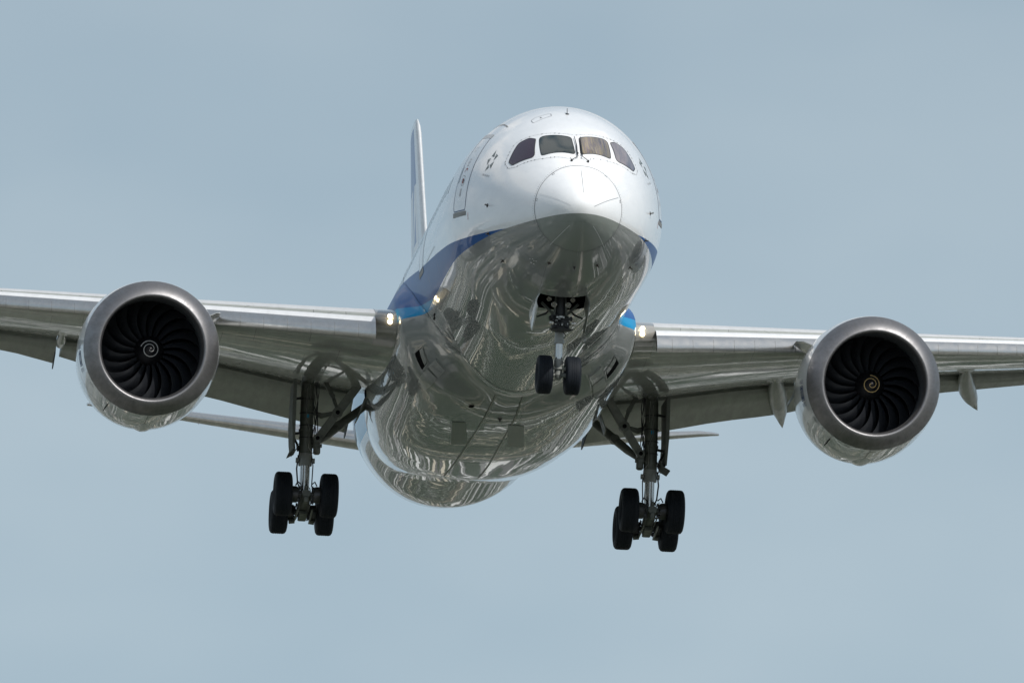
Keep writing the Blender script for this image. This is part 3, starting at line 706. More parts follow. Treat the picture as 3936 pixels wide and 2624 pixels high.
for sg in (-1, 1):
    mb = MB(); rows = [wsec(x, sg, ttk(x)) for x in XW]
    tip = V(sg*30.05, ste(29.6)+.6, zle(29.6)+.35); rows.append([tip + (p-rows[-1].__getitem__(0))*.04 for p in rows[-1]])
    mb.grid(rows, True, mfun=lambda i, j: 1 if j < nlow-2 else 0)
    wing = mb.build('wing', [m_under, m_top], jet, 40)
    # slats: drooped shells ahead of the leading edge
    PR = [(.22, .115), (.02, .10), (-.16, .03), (-.35, -.11), (-.46, -.23), (-.55, -.36), (-.60, -.48), (-.58, -.57), (-.50, -.63), (-.42, -.62), (-.40, -.50), (-.28, -.28), (-.12, -.10), (.06, .05), (.20, .095)]
    for x0, x1 in ((3.85, 9.05), (10.75, 15.7), (15.78, 20.6), (20.68, 27.6)):
        n = 12; rows = []
        for k in range(n+1):
            x = x0 + (x1-x0)*k/n; kk = float(np.interp(x, [3.8, 8, 14, 28], [.96, .82, .70, .45]))
            rows.append([V(sg*x - sg*.0*p[0], sle(x) + p[0]*kk, zle(x) + (p[1])*kk) for p in PR])
        mb = MB(); mb.grid(rows, True, 2, True, True, mfun=lambda i, j: 1 if 3 <= j <= 8 else (2 if j > 8 else 0))
        sl = mb.build('slat', [m_slatw, m_metal, m_dark], jet, 50)
        # rib lines of rivets on the nose skin
        mb = MB()
        for xr in np.arange(x0+.45, x1-.2, .62):
            kk = float(np.interp(xr, [3.8, 8, 14, 28], [.96, .82, .70, .45]))
            q = [V(sg*xr, sle(xr) + p[0]*kk - .004, zle(xr) + p[1]*kk - .002) for p in PR[4:9]]
            mb.tube(q, .0035, 4)
        mb.build('slat_seam', m_sill, sl)
    # flaps and flaperon, drooped
    def ftz(x):
        if x < 11.85: return float(np.interp(x, [3.3, 6, 7.4, 9.1, 11.8], [-1.76, -1.20, -.88, -.60, .10]))
        return float(np.interp(x, [11.9, 13.8, 16.4, 20.5], [-.12, .30, .79, 1.55]))
    for nm, x0, x1, cut in (('inboard_flap', 3.45, 9.25, 0), ('flaperon', 9.33, 11.78, 0), ('outboard_flap', 11.95, 20.2, 0)):
        n = 8; rows = []
        for k in range(n+1):
            x = x0 + (x1-x0)*k/n; sa = ste(x) - .30; sb = (33.0 if x < 13 else 33.0 + .3*(x-13)); za = zte(x) - .13; zb = ftz(x)
            if sb < sa + 1.2: zb += -.175*(sa+1.4-sb); sb = sa + 1.4
            P = [(0, .0), (.03, .085), (.12, .13), (.3, .15), (.6, .09), (1, .012), (1, -.012), (.6, -.03), (.3, -.07), (.1, -.08), (.02, -.05)]
            c = sb-sa
            rows.append([V(sg*x, sa + c*u, za + (zb-za)*u + w*2.0*(.75 if x > 12 else 1)) for u, w in P])
        mb = MB(); mb.grid(rows, True, 0, True, True); fl = mb.build(nm, m_flap, jet, 40)
        # end plate at the inner edge
        x = x0; 
        r0 = rows[0] if nm != 'flaperon' else rows[-1]
        if nm != 'flaperon':
            c_ = np.mean(r0, axis=0); mb = MB()
            r1 = [p + V(0, 0, -.0) for p in r0]; q5, q6 = r0[5], r0[0]
            mb.plate([r0[0] + V(0, .2, .1), r0[3] + V(0, 0, .02), r0[5] + V(0, -.05, .03), r0[5] + V(0, .10, -.20), r0[6] + V(0, -.30, -.13), r0[8] + V(0, 0, -.05)], V(.03, 0, 0)); mb.build('flap_end_plate', m_dark, fl)
    # flap track fairings
    for xt, tz_, L1 in ((9.52, -.66, 1.0), (15.26, .14, .95), (20.1, .95, .8)):
        st_ = 35.0 + .28*max(0, xt-15.3); xa = xt - .155*4.3
        tip = V(sg*xt, st_, tz_); mid = V(sg*(xa), ste(xa)+.3, zte(xa)-.33); top = V(sg*(xa-.5), ste(xa)-3.2, zte(xa)-.35)
        R1, R2 = pchip([0, .15, .35, .5, .68, .85, .95, 1], [.02, .16, .25, .27, .245, .135, .055, .006]), pchip([0, .15, .35, .5, .68, .85, .95, 1], [.02, .18, .30, .31, .24, .12, .05, .006])
        cc, rr = [], []
        for k in range(33):
            u = k/32; p = (1-u)**2*top + 2*u*(1-u)*(2*mid - .5*(top+tip)) + u*u*tip
            cc.append(p); rr.append((R1(u)*L1, R2(u)*L1))
        mb = MB(); mb.grid([[c + V(r[0]*cos(q), 0, r[1]*sin(q)) for q in np.linspace(0, 2*pi, 20, endpoint=False)] for c, r in zip(cc, rr)], True, 0, True, True)
        ff = mb.build('flap_track_fairing', m_canoe, jet, 60)
        mb = MB(); mb.grid([[cc[17] + V((rr[17][0]+.004)*cos(q), o_, (rr[17][1]+.004)*sin(q)) for q in np.linspace(pi, 2*pi, 14)] for o_ in (0, .03)]); mb.build('fairing_joint', m_line, ff)
    mb = MB(); mb.tube([V(sg*11.85, 28.6, zte(11.8)-.22), V(sg*11.85, 29.8, zte(11.8)-.28), V(sg*11.85, 30.7, zte(11.8)-.26), V(sg*11.85, 31.2, zte(11.8)-.2)], [.05, .14, .13, .02], 14); mb.build('flap_hinge_fairing', m_grey, jet)
    # wing root leading edge with the two landing lamps behind a smoked cover
    mb = MB(); rows = []
    for x in np.linspace(3.27, 3.83, 6):
        sx = wsec(x, sg, ttk(x)); k0 = nlow
        le = sx[k0-6:k0+6]; c = V(sg*x, sle(x)+.6, zle(x)); rows.append([p + unit(p - c)*.012 for p in le])
    mb.grid(rows); cov = mb.build('landing_light_cover', m_smoke, jet, 60)
    for z in (-1.07, -1.225):
        mb = MB(); p = V(sg*3.46, sle(3.46)-.03, z + .02); mb.lathe([(0, .066), (.02, .063), (.035, .045), (.042, 0.002)], p, V(0, -1, -.17), 20); mb.build('landing_light', m_lamp, jet, 180, 'lit landing lamp in the wing root')
    # pylon
    mb = MB(); rows = []
    for s, zt_, zb_, w in ((18.9, -.18, -.32, .02), (19.8, -.08, -.35, .14), (21.5, .05, -.5, .22), (23.5, .0, -.9, .22), (26, -.2, -1.0, .15), (28.5, -.35, -.7, .04)):
        zc, h = (zt_+zb_)/2, (zt_-zb_)/2
        rows.append([V(sg*9.86 + w*math.copysign(abs(cos(q))**.6, cos(q)), s, zc + h*math.copysign(abs(sin(q))**.6, sin(q))) for q in np.linspace(0, 2*pi, 20, endpoint=False)])
    mb.grid(rows, True, 0, True, True); mb.build('engine_pylon', m_cowl, jet, 50)

# engines
def engine(sg):
    O = V(sg*9.90, 17.35, -2.06); ax = unit(V(sg*.012, 1, -.012)); up = unit(V(0, 0, 1) - ax*ax[2]); rt = np.cross(ax, up)
    def pt(t, r, q):
        """q: 0 = top, clockwise as seen from the front"""
        z = r*cos(q); x = r*sin(q); k = max(0, 1 - t/2.0)
        return O + ax*(t - .07*z*k) + up*(z - .20*k*k) + V(x, 0, 0)
    QN = 72; Q = np.linspace(0, 2*pi, QN, endpoint=False)
    def lath(prof, mat_, name, parent, ang=50):
        mb = MB(); mb.grid([[pt(t, r, q) for q in Q] for t, r in prof], True); return mb.build(name, mat_, parent, ang)
    outer = [(.52, 1.838), (.8, 1.875), (1.2, 1.91), (1.8, 1.935), (2.4, 1.93), (3.0, 1.90), (3.6, 1.83), (4.2, 1.72), (4.9, 1.52), (4.9, 1.42), (4.0, 1.40)]
    nac = lath(outer, m_cowl, 'engine_nacelle', jet)
    lip = [(.52, 1.840), (.42, 1.808), (.32, 1.768), (.23, 1.722), (.155, 1.67), (.095, 1.615), (.05, 1.56), (.018, 1.51), (.003, 1.475), (0, 1.455), (.008, 1.432), (.03, 1.41), (.07, 1.392), (.14, 1.378), (.25, 1.371), (.45, 1.370)]
    lath(lip, m_lip, 'inlet_lip', nac, 80)
    lath([(.45, 1.3695), (.8, 1.382), (1.2, 1.40), (2.6, 1.40)], m_duct, 'inlet_duct', nac, 80)
    mb = MB(); mb.grid([[pt(2.6, r, q) for q in Q] for r in (1.41, .02)], True, 0); mb.build('light_block_disc', m_black, nac)  # added black disc that blocks light coming through the fan duct
    # joints on the lip
    mb = MB()
    for qd in (32, 148, 212, 328):
        mb.grid([[pt(t-.002, r+.0025, radians(qd)), pt(t-.002, r+.0025, radians(qd+.35))] for t, r in lip[:-3]])
    mb.grid([[pt(.52, 1.842, q), pt(.535, 1.845, q)] for q in list(Q) + [2*pi]]); mb.build('lip_joint', m_line, nac, 180)
    mb = MB()
    for tt, rr in ((1.9, 1.939), (3.3, 1.878)):
        mb.grid([[pt(tt, rr+.003, q), pt(tt+.018, rr+.003, q)] for q in np.linspace(0, 2*pi, 73)])
    mb.grid([[pt(t, r+.004, radians(180)), pt(t, r+.004, radians(180.5))] for t, r in outer[:8]]); mb.build('cowl_seam', m_line, nac, 180)
    # latch fairing on the keel of the cowl
    mb = MB(); rows = []
    for t, w, h in ((1.9, .02, .0), (2.2, .20, .06), (2.7, .30, .10), (3.2, .30, .10), (3.7, .22, .06), (4.0, .02, .0)):
        r = float(np.interp(t, [o[0] for o in outer[:9]], [o[1] for o in outer[:9]]))
        rows.append([pt(t, r - .02 + h*max(0, cos(u*pi/2))*1.0 + .02*0, pi + u*w/r) for u in np.linspace(-1, 1, 11)])
    mb.grid(rows); mb.build('latch_fairing', m_cowl, nac, 60)
    # spinner and swirl
    hub_t = 1.42
    prof = [(.86, .004), (.88, .045), (.93, .10), (1.02, .18), (1.14, .27), (1.28, .355), (1.42, .41), (1.75, .45)]
    sp = lath(prof, m_spin, 'spinner', nac, 80)
    pr_r = [p[1] for p in prof]; pr_t = [p[0] for p in prof]
    mb = MB(); rows = []
    q0 = radians(-72) if sg < 0 else radians(-5)
    for k in range(90):
        f = k/89; q = q0 + f*2*pi*1.82; rc = .245*(1-f)**.62 + .012; 
        w = .020*(1 - .35*f)
        rows.append([pt(float(np.interp(rc+d, pr_r, pr_t)) - .006, rc + d, q) for d in (-w/2, w/2)])
    mb.grid(rows); mb.build('spinner_swirl', m_swirl if sg < 0 else m_swirl2, nac, 180, 'white swirl mark' if sg < 0 else 'cream yellow swirl mark')
    # fan blades: wide, swept and twisted, twenty of them
    def blade(q0):
        mb = MB(); NR, NC = 16, 7; f_, b_ = [], []
        for i in range(NR):
            u = i/(NR-1); r = .40 + u*.985; stag = radians(16 + 44*u); ch = .38 + .16*u
            tle = 1.34 - .05*sin(pi*u) + .06*u
            qs = q0 + .42*u*u - .02*u
            rf, rb = [], []
            for j in range(NC):
                c = j/(NC-1); cam_ = .10*sin(pi*c)*(1-.6*u)
                t = tle + ch*c*cos(stag) - cam_*sin(stag)*.5; dq = -(ch*c*sin(stag) + cam_*cos(stag)*.5)/r; th = .016*sin(pi*min(max(c, .06), .95))*(1.3-u*.6)
                rf.append(pt(t - th, r, qs + dq)); rb.append(pt(t + th, r, qs + dq + .006/r))
            f_.append(rf); b_.append(rb)
        mb.grid([rf + rb[::-1] for rf, rb in zip(f_, b_)], True, 0, True, True)
        return mb
    for k in range(20): blade(2*pi*k/20 + (.1 if sg < 0 else .2)).build('fan_blade', m_blade, nac, 50)
    # strake, drain fin, maker's badge panels
    qi = radians(-57*sg)
    mb = MB(); r0 = 1.92
    pA, pB = pt(1.35, 1.90, qi), pt(2.75, 1.90, qi); n = unit(pB*0 + (pt(2, 2.2, qi) - pt(2, 1.9, qi)))
    mb.plate([pA, pt(1.7, 2.18, qi), pt(2.15, 2.34, qi), pt(2.75, 2.36, qi), pB], np.cross(unit(pB-pA), n)*.025); mb.build('nacelle_strake', m_grey, nac)
    qf = radians(215)
    mb = MB(); pA, pB = pt(1.0, 1.88, qf), pt(1.5, 1.90, qf); n = unit(pt(2, 2.2, qf) - pt(2, 1.9, qf)); mb.plate([pA, pB, pB + n*.17 + V(0, .05, 0), pA + n*.17 + V(0, .14, 0)], np.cross(unit(pB-pA), n)*.03); mb.build('drain_fin', m_dark, nac)
    def nsurf(t, q, off=0.0):
        r = float(np.interp(t, [o[0] for o in outer[:9]], [o[1] for o in outer[:9]])); return pt(t, r + off, q)
    for side in (-1, 1):
        qb = 100*side
        mb = MB(); h = 6.2
        patch(mb, nsurf, [(.98, qb-h*side), (1.42, qb-h*side), (1.42, qb+h*side), (.98, qb+h*side)], .004, .05); bd = mb.build('engine_badge', m_blueink, nac, 180)
        mb = MB(); outline(mb, nsurf, [(1.02, qb-5.2*side), (1.38, qb-5.2*side), (1.38, qb+5.2*side), (1.02, qb+5.2*side)], .05, .014, .007); mb.build('badge_border', m_cowl, bd, 180)
        for tx, dq, hh in (('ROLLS', -9.6, .15), ('ROYCE', 9.6, .15)):
            text_patch(tx, nsurf, 1.20, qb + dq*side, (1.0*side, 0), (0, -30*side), hh, .005, 'badge_lettering', m_blueink, bd)
        text_patch('RR', nsurf, 1.20, qb, (1.0*side, 0), (0, -30*side), .26, .008, 'badge_lettering', m_cowl, bd)
    mb = MB()
    for qd in (200, 160, 178, 236):
        for tt in (.78, .86): patch(mb, nsurf, [(tt, qd-2.6), (tt+.022, qd-2.6), (tt+.022, qd+2.6), (tt, qd+2.6)], .004, 0, 0, 2)
    mb.build('cowl_placard', m_line, nac, 180)
    return nac
for sg in (-1, 1): engine(sg)

# tail
def fin_sec(z):
    u = (z-2.4)/(11.75-2.4); s0 = 44.2 + 9.0*u; s1 = 51.9 + 4.3*u; th = .040 + .038*u*u
    return s0, s1-s0, th
mb = MB(); rows = []
for z in [2.2, 3.2, 4.5, 6, 7.5, 9, 10.2, 11.1, 11.4, 11.6, 11.7]:
    s0, c, th = fin_sec(z); e = 0 if z < 11.1 else ((z-11.1)/.6)**2*.5
    c2 = c - e*.9
    rows.append([V(w*th*c*sqrt(max(.30, 1-(max(0, z-11.2)/.5)**2)), s0 + e*.9 + c2*u, z) for u, w in AF])
mb.grid(rows, True, 0, False, True, mfun=lambda i, j: 1 if -5 <= j - nlow <= 4 else (2 if -8 <= j-nlow <= 7 or i > 7 else 0))
fin = mb.build('tail_fin', [m_finblue, m_slatw, m_white], jet, 40)
for z in (4.1, 5.0, 5.9):
    s0, c, th = fin_sec(z); q = c*.029; mb = MB(); mb.tube([V(-q*.95, s0+c*.30, z), V(-q-.01, s0+c*.36, z), V(-q*.95, s0+c*.42, z)], [.015, .035, .015], 10); mb.build('rudder_hinge', m_dark, fin)

for sg in (-1, 1):
    mb = MB(); rows = []
    for x in (1.2, 2.2, 3.5, 5, 6.5, 8, 9.2, 9.7, 9.93):
        s0 = 47.7 + .84*(x-2); s1 = 53.3 + .33*(x-2); e = max(0, (x-9.0)/.93)**2; s0 += e*.40; c = s1-s0; z = .48 + .235*(x-2) - 0
        rows.append([V(sg*x, s0 + c*u, z + w*(.112*(1-.30*e))*c + .165*c*u) for u, w in AF])
    mb.grid(rows, True, 0, False, True, mfun=lambda i, j: 1 if abs(j - nlow) <= 7 else 0)
    st = mb.build('horizontal_stabiliser', [m_grey, m_metal], jet, 40)
    mb = MB()
    for x in (3.9, 6.6):
        s0 = 47.7 + .84*(x-2); c = 53.3 + .33*(x-2) - s0; z = .42 + .235*(x-2)
        mb.tube([V(sg*x, s0 + c*u - .003, z + w*.1125*c + .165*c*u) for u, w in AF[nlow-6:nlow+7]], .006, 4)
    mb.build('stabiliser_seam', m_sill, st)

# ---------------------------------------------------------------- landing gear
def wheel(cx, s, z, R_, w_, parent, rimr, tread):
    h = w_/2
    pr = [(-h*.62, rimr), (-h*.80, rimr+.03), (-h*.97, rimr + (R_-rimr)*.38), (-h, rimr + (R_-rimr)*.55), (-h*.94, rimr + (R_-rimr)*.76), (-h*.80, R_*.955), (-h*.62, R_*.985)]
    n = tread; xs = np.linspace(-.60, .60, n*2+1)
    for i in range(n):
        a, b = -.56 + 1.12*i/n, -.56 + 1.12*(i+1)/n; g = .012/h*.9
        pr += [((a+g)*h, R_*(.992 - .012*(a)**2) - .0), ((b-g)*h, R_*(.992 - .012*(b)**2))]
        if i < n-1: pr += [((b-g*.7)*h, R_*.976), ((b+g*.7)*h, R_*.976)]
    pr += [(-a, r) for a, r in pr[:7]][::-1]
    mb = MB(); mb.lathe(pr, V(cx, s, z), V(1, 0, 0), 56); t = mb.build('tyre', m_tyre, parent, 30)
    mb = MB()
    for d in (-1, 1):
        mb.lathe([(d*h*.62, rimr+.004), (d*h*.66, rimr-.02), (d*h*.45, rimr-.05), (d*h*.35, rimr*.62), (d*h*.52, rimr*.42), (d*h*.62, rimr*.30), (d*h*.66, .02)], V(cx, s, z), V(1, 0, 0), 32)
        for k in range(8):
            q = 2*pi*k/8; mb.lathe([(d*h*.36, .022), (d*h*.50, .02), (d*h*.50, .001)], V(cx, s + cos(q)*rimr*.56, z + sin(q)*rimr*.56), V(1, 0, 0), 8)
    mb.build('wheel_rim', m_rim, parent, 40)

def main_gear(sg):
    X = lambda x: sg*x
    mb = MB(); xs = 4.91; s0 = 27.9
    mb.lathe([(0, .17), (.5, .185), (1.5, .19), (2.2, .192)], V(X(xs), s0, -1.05), V(0, 0, -1), 28, 0, True)
    mb.lathe([(0, .215), (.06, .215), (.065, .19)], V(X(xs), s0, -2.55), V(0, 0, -1), 28, 0, True)
    mb.lathe([(0, .215), (.05, .215)], V(X(xs), s0, -3.02), V(0, 0, -1), 28, 0, True)
    # lug that carries the side brace, and actuator lump
    mb.box(V(X(4.62), s0-.05, -2.92), (.22, .26, .36), bev=.04); mb.box(V(X(4.60), s0-.08, -3.15), (.20, .2, .24), bev=.04)
    mb.cyl(V(X(4.46), s0-.12, -3.02), V(X(4.60), s0-.12, -3.02), .055)
    # trunnion
    mb.cyl(V(X(xs), s0-.9, -1.12), V(X(xs), s0+.9, -1.12), .15); mb.bar(V(X(xs), s0+.75, -1.2), V(X(xs), s0+.1, -2.2), .12, .12)
    # bogie beam, toes up
    mb.tube([V(X(xs), 27.0, -4.52), V(X(xs), 27.15, -4.535), V(X(xs), 27.9, -4.68), V(X(xs), 28.63, -4.825), V(X(xs), 28.78, -4.85)], [.10, .15, .17, .15, .10], 20)
    mb.box(V(X(xs), 27.9, -4.50), (.26, .30, .42), bev=.06)
    mb.cyl(V(X(xs), 26.93, -4.53), V(X(xs), 27.05, -4.53), .12); mb.box(V(X(xs), 27.0, -4.70), (.16, .2, .2), bev=.03); mb.box(V(X(xs), 27.0, -4.36), (.12, .16, .14), bev=.03)
    for d in (-1, 1): mb.tube([V(X(xs)+d*.10, 27.1, -4.34), V(X(xs)+d*.13, 27.05, -4.5), V(X(xs)+d*.15, 27.2, -4.75), V(X(xs)+d*.13, 28.4, -4.98)], .016, 6)
    g = mb.build('main_landing_gear', m_gear, jet, 40)
    mb = MB(); mb.lathe([(0, .195), (.10, .20), (.11, .188), (.27, .188), (.28, .20), (.34, .19)], V(X(xs), s0, -3.25), V(0, 0, -1), 28, caps=True)
    for d in (-1, 1): mb.cyl(V(X(xs + d*.19), s0-.04, -3.45), V(X(xs + d*.27), s0-.04, -3.45), .075)
    mb.build('strut_collar', m_gear2, g, 40)
    mb = MB(); mb.cyl(V(X(xs), s0, -3.55), V(X(xs), s0, -4.45), .14, n=28); mb.build('shock_strut_piston', m_chrome, g)
    # torque links behind, axle stubs, brakes
    mb = MB()
    mb.bar(V(X(xs), s0+.22, -3.5), V(X(xs), s0+.55, -4.0), .20, .06, (0, .5, .5)); mb.bar(V(X(xs), s0+.55, -4.0), V(X(xs), s0+.22, -4.5), .18, .06, (0, .5, .5)); mb.build('torque_link', m_gear, g)
    for s, z in ((27.15, -4.535), (28.63, -4.825)):
        mb = MB(); mb.cyl(V(X(xs)-.62, s, z), V(X(xs)+.62, s, z), .075); mb.build('axle', m_gear2, g)
        for d in (-1, 1):
            mb = MB(); cx = X(xs) + d*.30
            mb.lathe([(-.08, .10), (-.08, .21), (-.02, .235), (.10, .235), (.12, .12)], V(cx, s, z), V(d, 0, 0), 28, caps=True)
            for k in range(9):
                q = 2*pi*k/9; mb.lathe([(-.13, .001), (-.13, .035), (-.06, .037)], V(cx, s + cos(q)*.165, z + sin(q)*.165), V(d, 0, 0), 10)
            rq = random.Random(int(100*(s+cx)))
            for k in range(12):
                q = rq.uniform(0, 2*pi); rr_ = rq.uniform(.12, .24); mb.box(V(cx - d*rq.uniform(.08, .15), s - .05 + cos(q)*rr_*.6, z + sin(q)*rr_), (rq.uniform(.03, .08), rq.uniform(.04, .10), rq.uniform(.03, .10)), bev=.01)
            mb.tube([V(cx - d*.12, s-.20, z-.22), V(cx - d*.16, s-.26, z), V(cx - d*.12, s-.22, z+.22)], .013, 6)
            mb.tube([V(cx, s-.1, z+.24), V(cx - d*.06, s-.08, z+.36), V(cx - d*.14, s, z+.30)], .02, 8)
            mb.build('brake_unit', m_brake, g)
            wheel(X(xs) + d*.65, s, z, .63, .50, g, .30, 5)
    mb = MB()
    for d in (-1, 1):
        mb.bar(V(X(xs)+d*.20, 27.25, -4.95), V(X(xs)+d*.22, 28.5, -5.12), .05, .05); mb.cyl(V(X(xs)+d*.2, 28.55, -5.08), V(X(xs)+d*.36, 28.55, -5.10), .07)
    mb.box(V(X(xs), 28.2, -4.98), (.24, .6, .12), (V(1, 0, 0), unit(V(0, 1, -.2)), unit(V(0, .2, 1))), bev=.02); mb.build('brake_rod', m_gear, g)
    # folding side brace, drag brace and lock links
    A_, J_, T_ = V(X(4.60), 27.75, -2.83), V(X(4.08), 27.45, -2.12), V(X(3.52), 27.1, -1.32)
    mb = MB(); mb.bar(A_, J_, .22, .16); mb.bar(J_, T_, .24, .17)
    mb.cyl(J_ + V(0, -.16, 0), J_ + V(0, .12, 0), .15, n=24); mb.cyl(A_ + V(0, -.15, 0), A_ + V(0, .12, 0), .12, n=24); mb.build('side_brace', m_gear, g)
    mb = MB(); mb.cyl(J_ + V(0, -.19, 0), J_ + V(0, -.15, 0), .06, n=16); mb.cyl(A_ + V(0, -.19, 0), A_ + V(0, -.15, 0), .055, n=16); mb.build('brace_pin', m_black, g)
    A2, J2, T2 = V(X(4.55), 28.25, -2.85), V(X(3.95), 28.7, -2.28), V(X(3.12), 29.1, -1.55)
    mb = MB(); mb.tube([A2, A2*.6+J2*.4, J2], [.07, .12, .13], 12); mb.tube([J2, J2*.5+T2*.5, T2], [.13, .12, .10], 12); mb.cyl(J2 + V(0, -.16, 0), J2 + V(0, .16, 0), .13); mb.build('drag_brace', m_gear, g)
    mb = MB(); L1, L2 = V(X(4.22), 27.6, -1.62), V(X(4.45), 27.7, -1.15)
    mb.bar(J_ + V(0, 0, .1), L1, .10, .08); mb.bar(L1, L2, .12, .09); mb.cyl(L1 + V(0, -.1, 0), L1 + V(0, .1, 0), .07)
    mb.tube([J_ + V(X(.1), 0, .0), V(X(4.5), 27.8, -2.16), V(X(4.75), 27.85, -2.05)], [.05, .085, .06], 10); mb.build('lock_link', m_gear, g)
    # hoses and pipes
    rr = random.Random(5)
    mb = MB()
    for k in range(4):
        x = xs - .20 - .03*k; pts = [V(X(x), s0-.1-.03*k, -1.2)]
        for z in np.arange(-1.5, -3.3, -.3): pts.append(V(X(x + rr.uniform(-.04, .03)), s0 - .12 + rr.uniform(-.03, .03), z))
        mb.tube(pts, .014, 6)
    mb.tube([V(X(4.72), 27.72, -1.9), V(X(4.62), 27.72, -2.2), V(X(4.60), 27.74, -2.5)], .018, 6)
    mb.tube([V(X(xs+.20), s0-.05, -3.3), V(X(xs+.24), s0-.1, -3.7), V(X(xs+.20), s0-.1, -4.1), V(X(xs+.12), s0-.15, -4.3)], .022, 8)
    mb.tube([V(X(xs-.18), s0-.05, -3.3), V(X(xs-.22), s0-.1, -3.6), V(X(xs-.2), s0-.12, -4.2), V(X(xs-.28), 27.3, -4.35)], .016, 8)
    for z in (-1.7, -2.1, -2.45, -2.8): mb.tube([V(X(xs) + .205*cos(q), s0 + .205*sin(q), z) for q in np.linspace(-pi, 0, 12)], .012, 6)
    mb.build('hydraulic_hose', m_hose, g)
    mb = MB()
    mb.tube([V(X(4.93), s0-.205, -1.4), V(X(4.93), s0-.21, -2.3), V(X(4.84), s0-.20, -2.55), V(X(4.84), s0-.205, -3.1), V(X(4.72), s0-.17, -3.25)], .012, 6)
    mb.tube([V(X(4.84), s0-.195, -1.3), V(X(4.83), s0-.195, -1.9)], .010, 6); mb.build('hydraulic_pipe', m_pipe, g)
    mb = MB(); mb.grid([[V(X(xs) + .194*sin(a)*1.0, s0 - .194*cos(a), z) for a in np.linspace(-.15, .28, 6)] for z in (-2.14, -2.24)]); mb.build('blue_tag', m_tag, g, 180)
    # outboard door hung on the strut, with a kicked-out lower flap, and the small inboard door
    mb = MB()
    mb.grid([[V(X(x), s, z) + V(X(o), 0, 0) for s in (27.25, 27.7, 28.4, 28.9)] for o in (0,) for x, z in ((5.33, -1.22), (5.35, -1.8), (5.36, -2.4), (5.33, -2.9), (5.29, -3.20))])
    mb.grid([[V(X(x-.05), s, z) for s in (27.25, 27.7, 28.4, 28.9)] for x, z in ((5.33, -1.22), (5.35, -1.8), (5.36, -2.4), (5.33, -2.9), (5.29, -3.20))])
    mb.plate([V(X(5.36-.05*k), 27.25, z) for k, z in ((0, -1.22), (0, -2.4), (1, -3.2), (2, -3.2), (2, -1.22))], V(0, .02, 0))
    d = mb.build('gear_door', m_door, g, 30)
    mb = MB(); mb.plate([V(X(5.14), 27.35, -3.05), V(X(5.22), 27.35, -3.22), V(X(5.42), 27.35, -3.33), V(X(5.42), 28.3, -3.33), V(X(5.22), 28.3, -3.22), V(X(5.14), 28.3, -3.05)], V(0, 0, .03)); mb.build('door_flap', m_door, g)
    for z in (-1.65, -2.65):
        mb = MB(); mb.bar(V(X(5.05), s0, z), V(X(5.30), s0, z-.05), .07, .07); mb.build('door_link', m_dark, g)
    mb = MB(); mb.tube([V(X(5.30), 27.8, -2.75), V(X(5.16), 27.8, -3.0), V(X(5.13), 27.8, -3.2)], .035, 8); mb.build('door_rod', m_dark, g)
    mb = MB(); mb.plate([V(X(3.22), 26.6, -1.62), V(X(3.30), 27.6, -1.62), V(X(3.55), 27.7, -2.35), V(X(3.52), 27.0, -2.3)], V(.03, 0, .01)); mb.build('inboard_gear_door', m_gear, g)
    return g
for sg in (-1, 1): main_gear(sg)

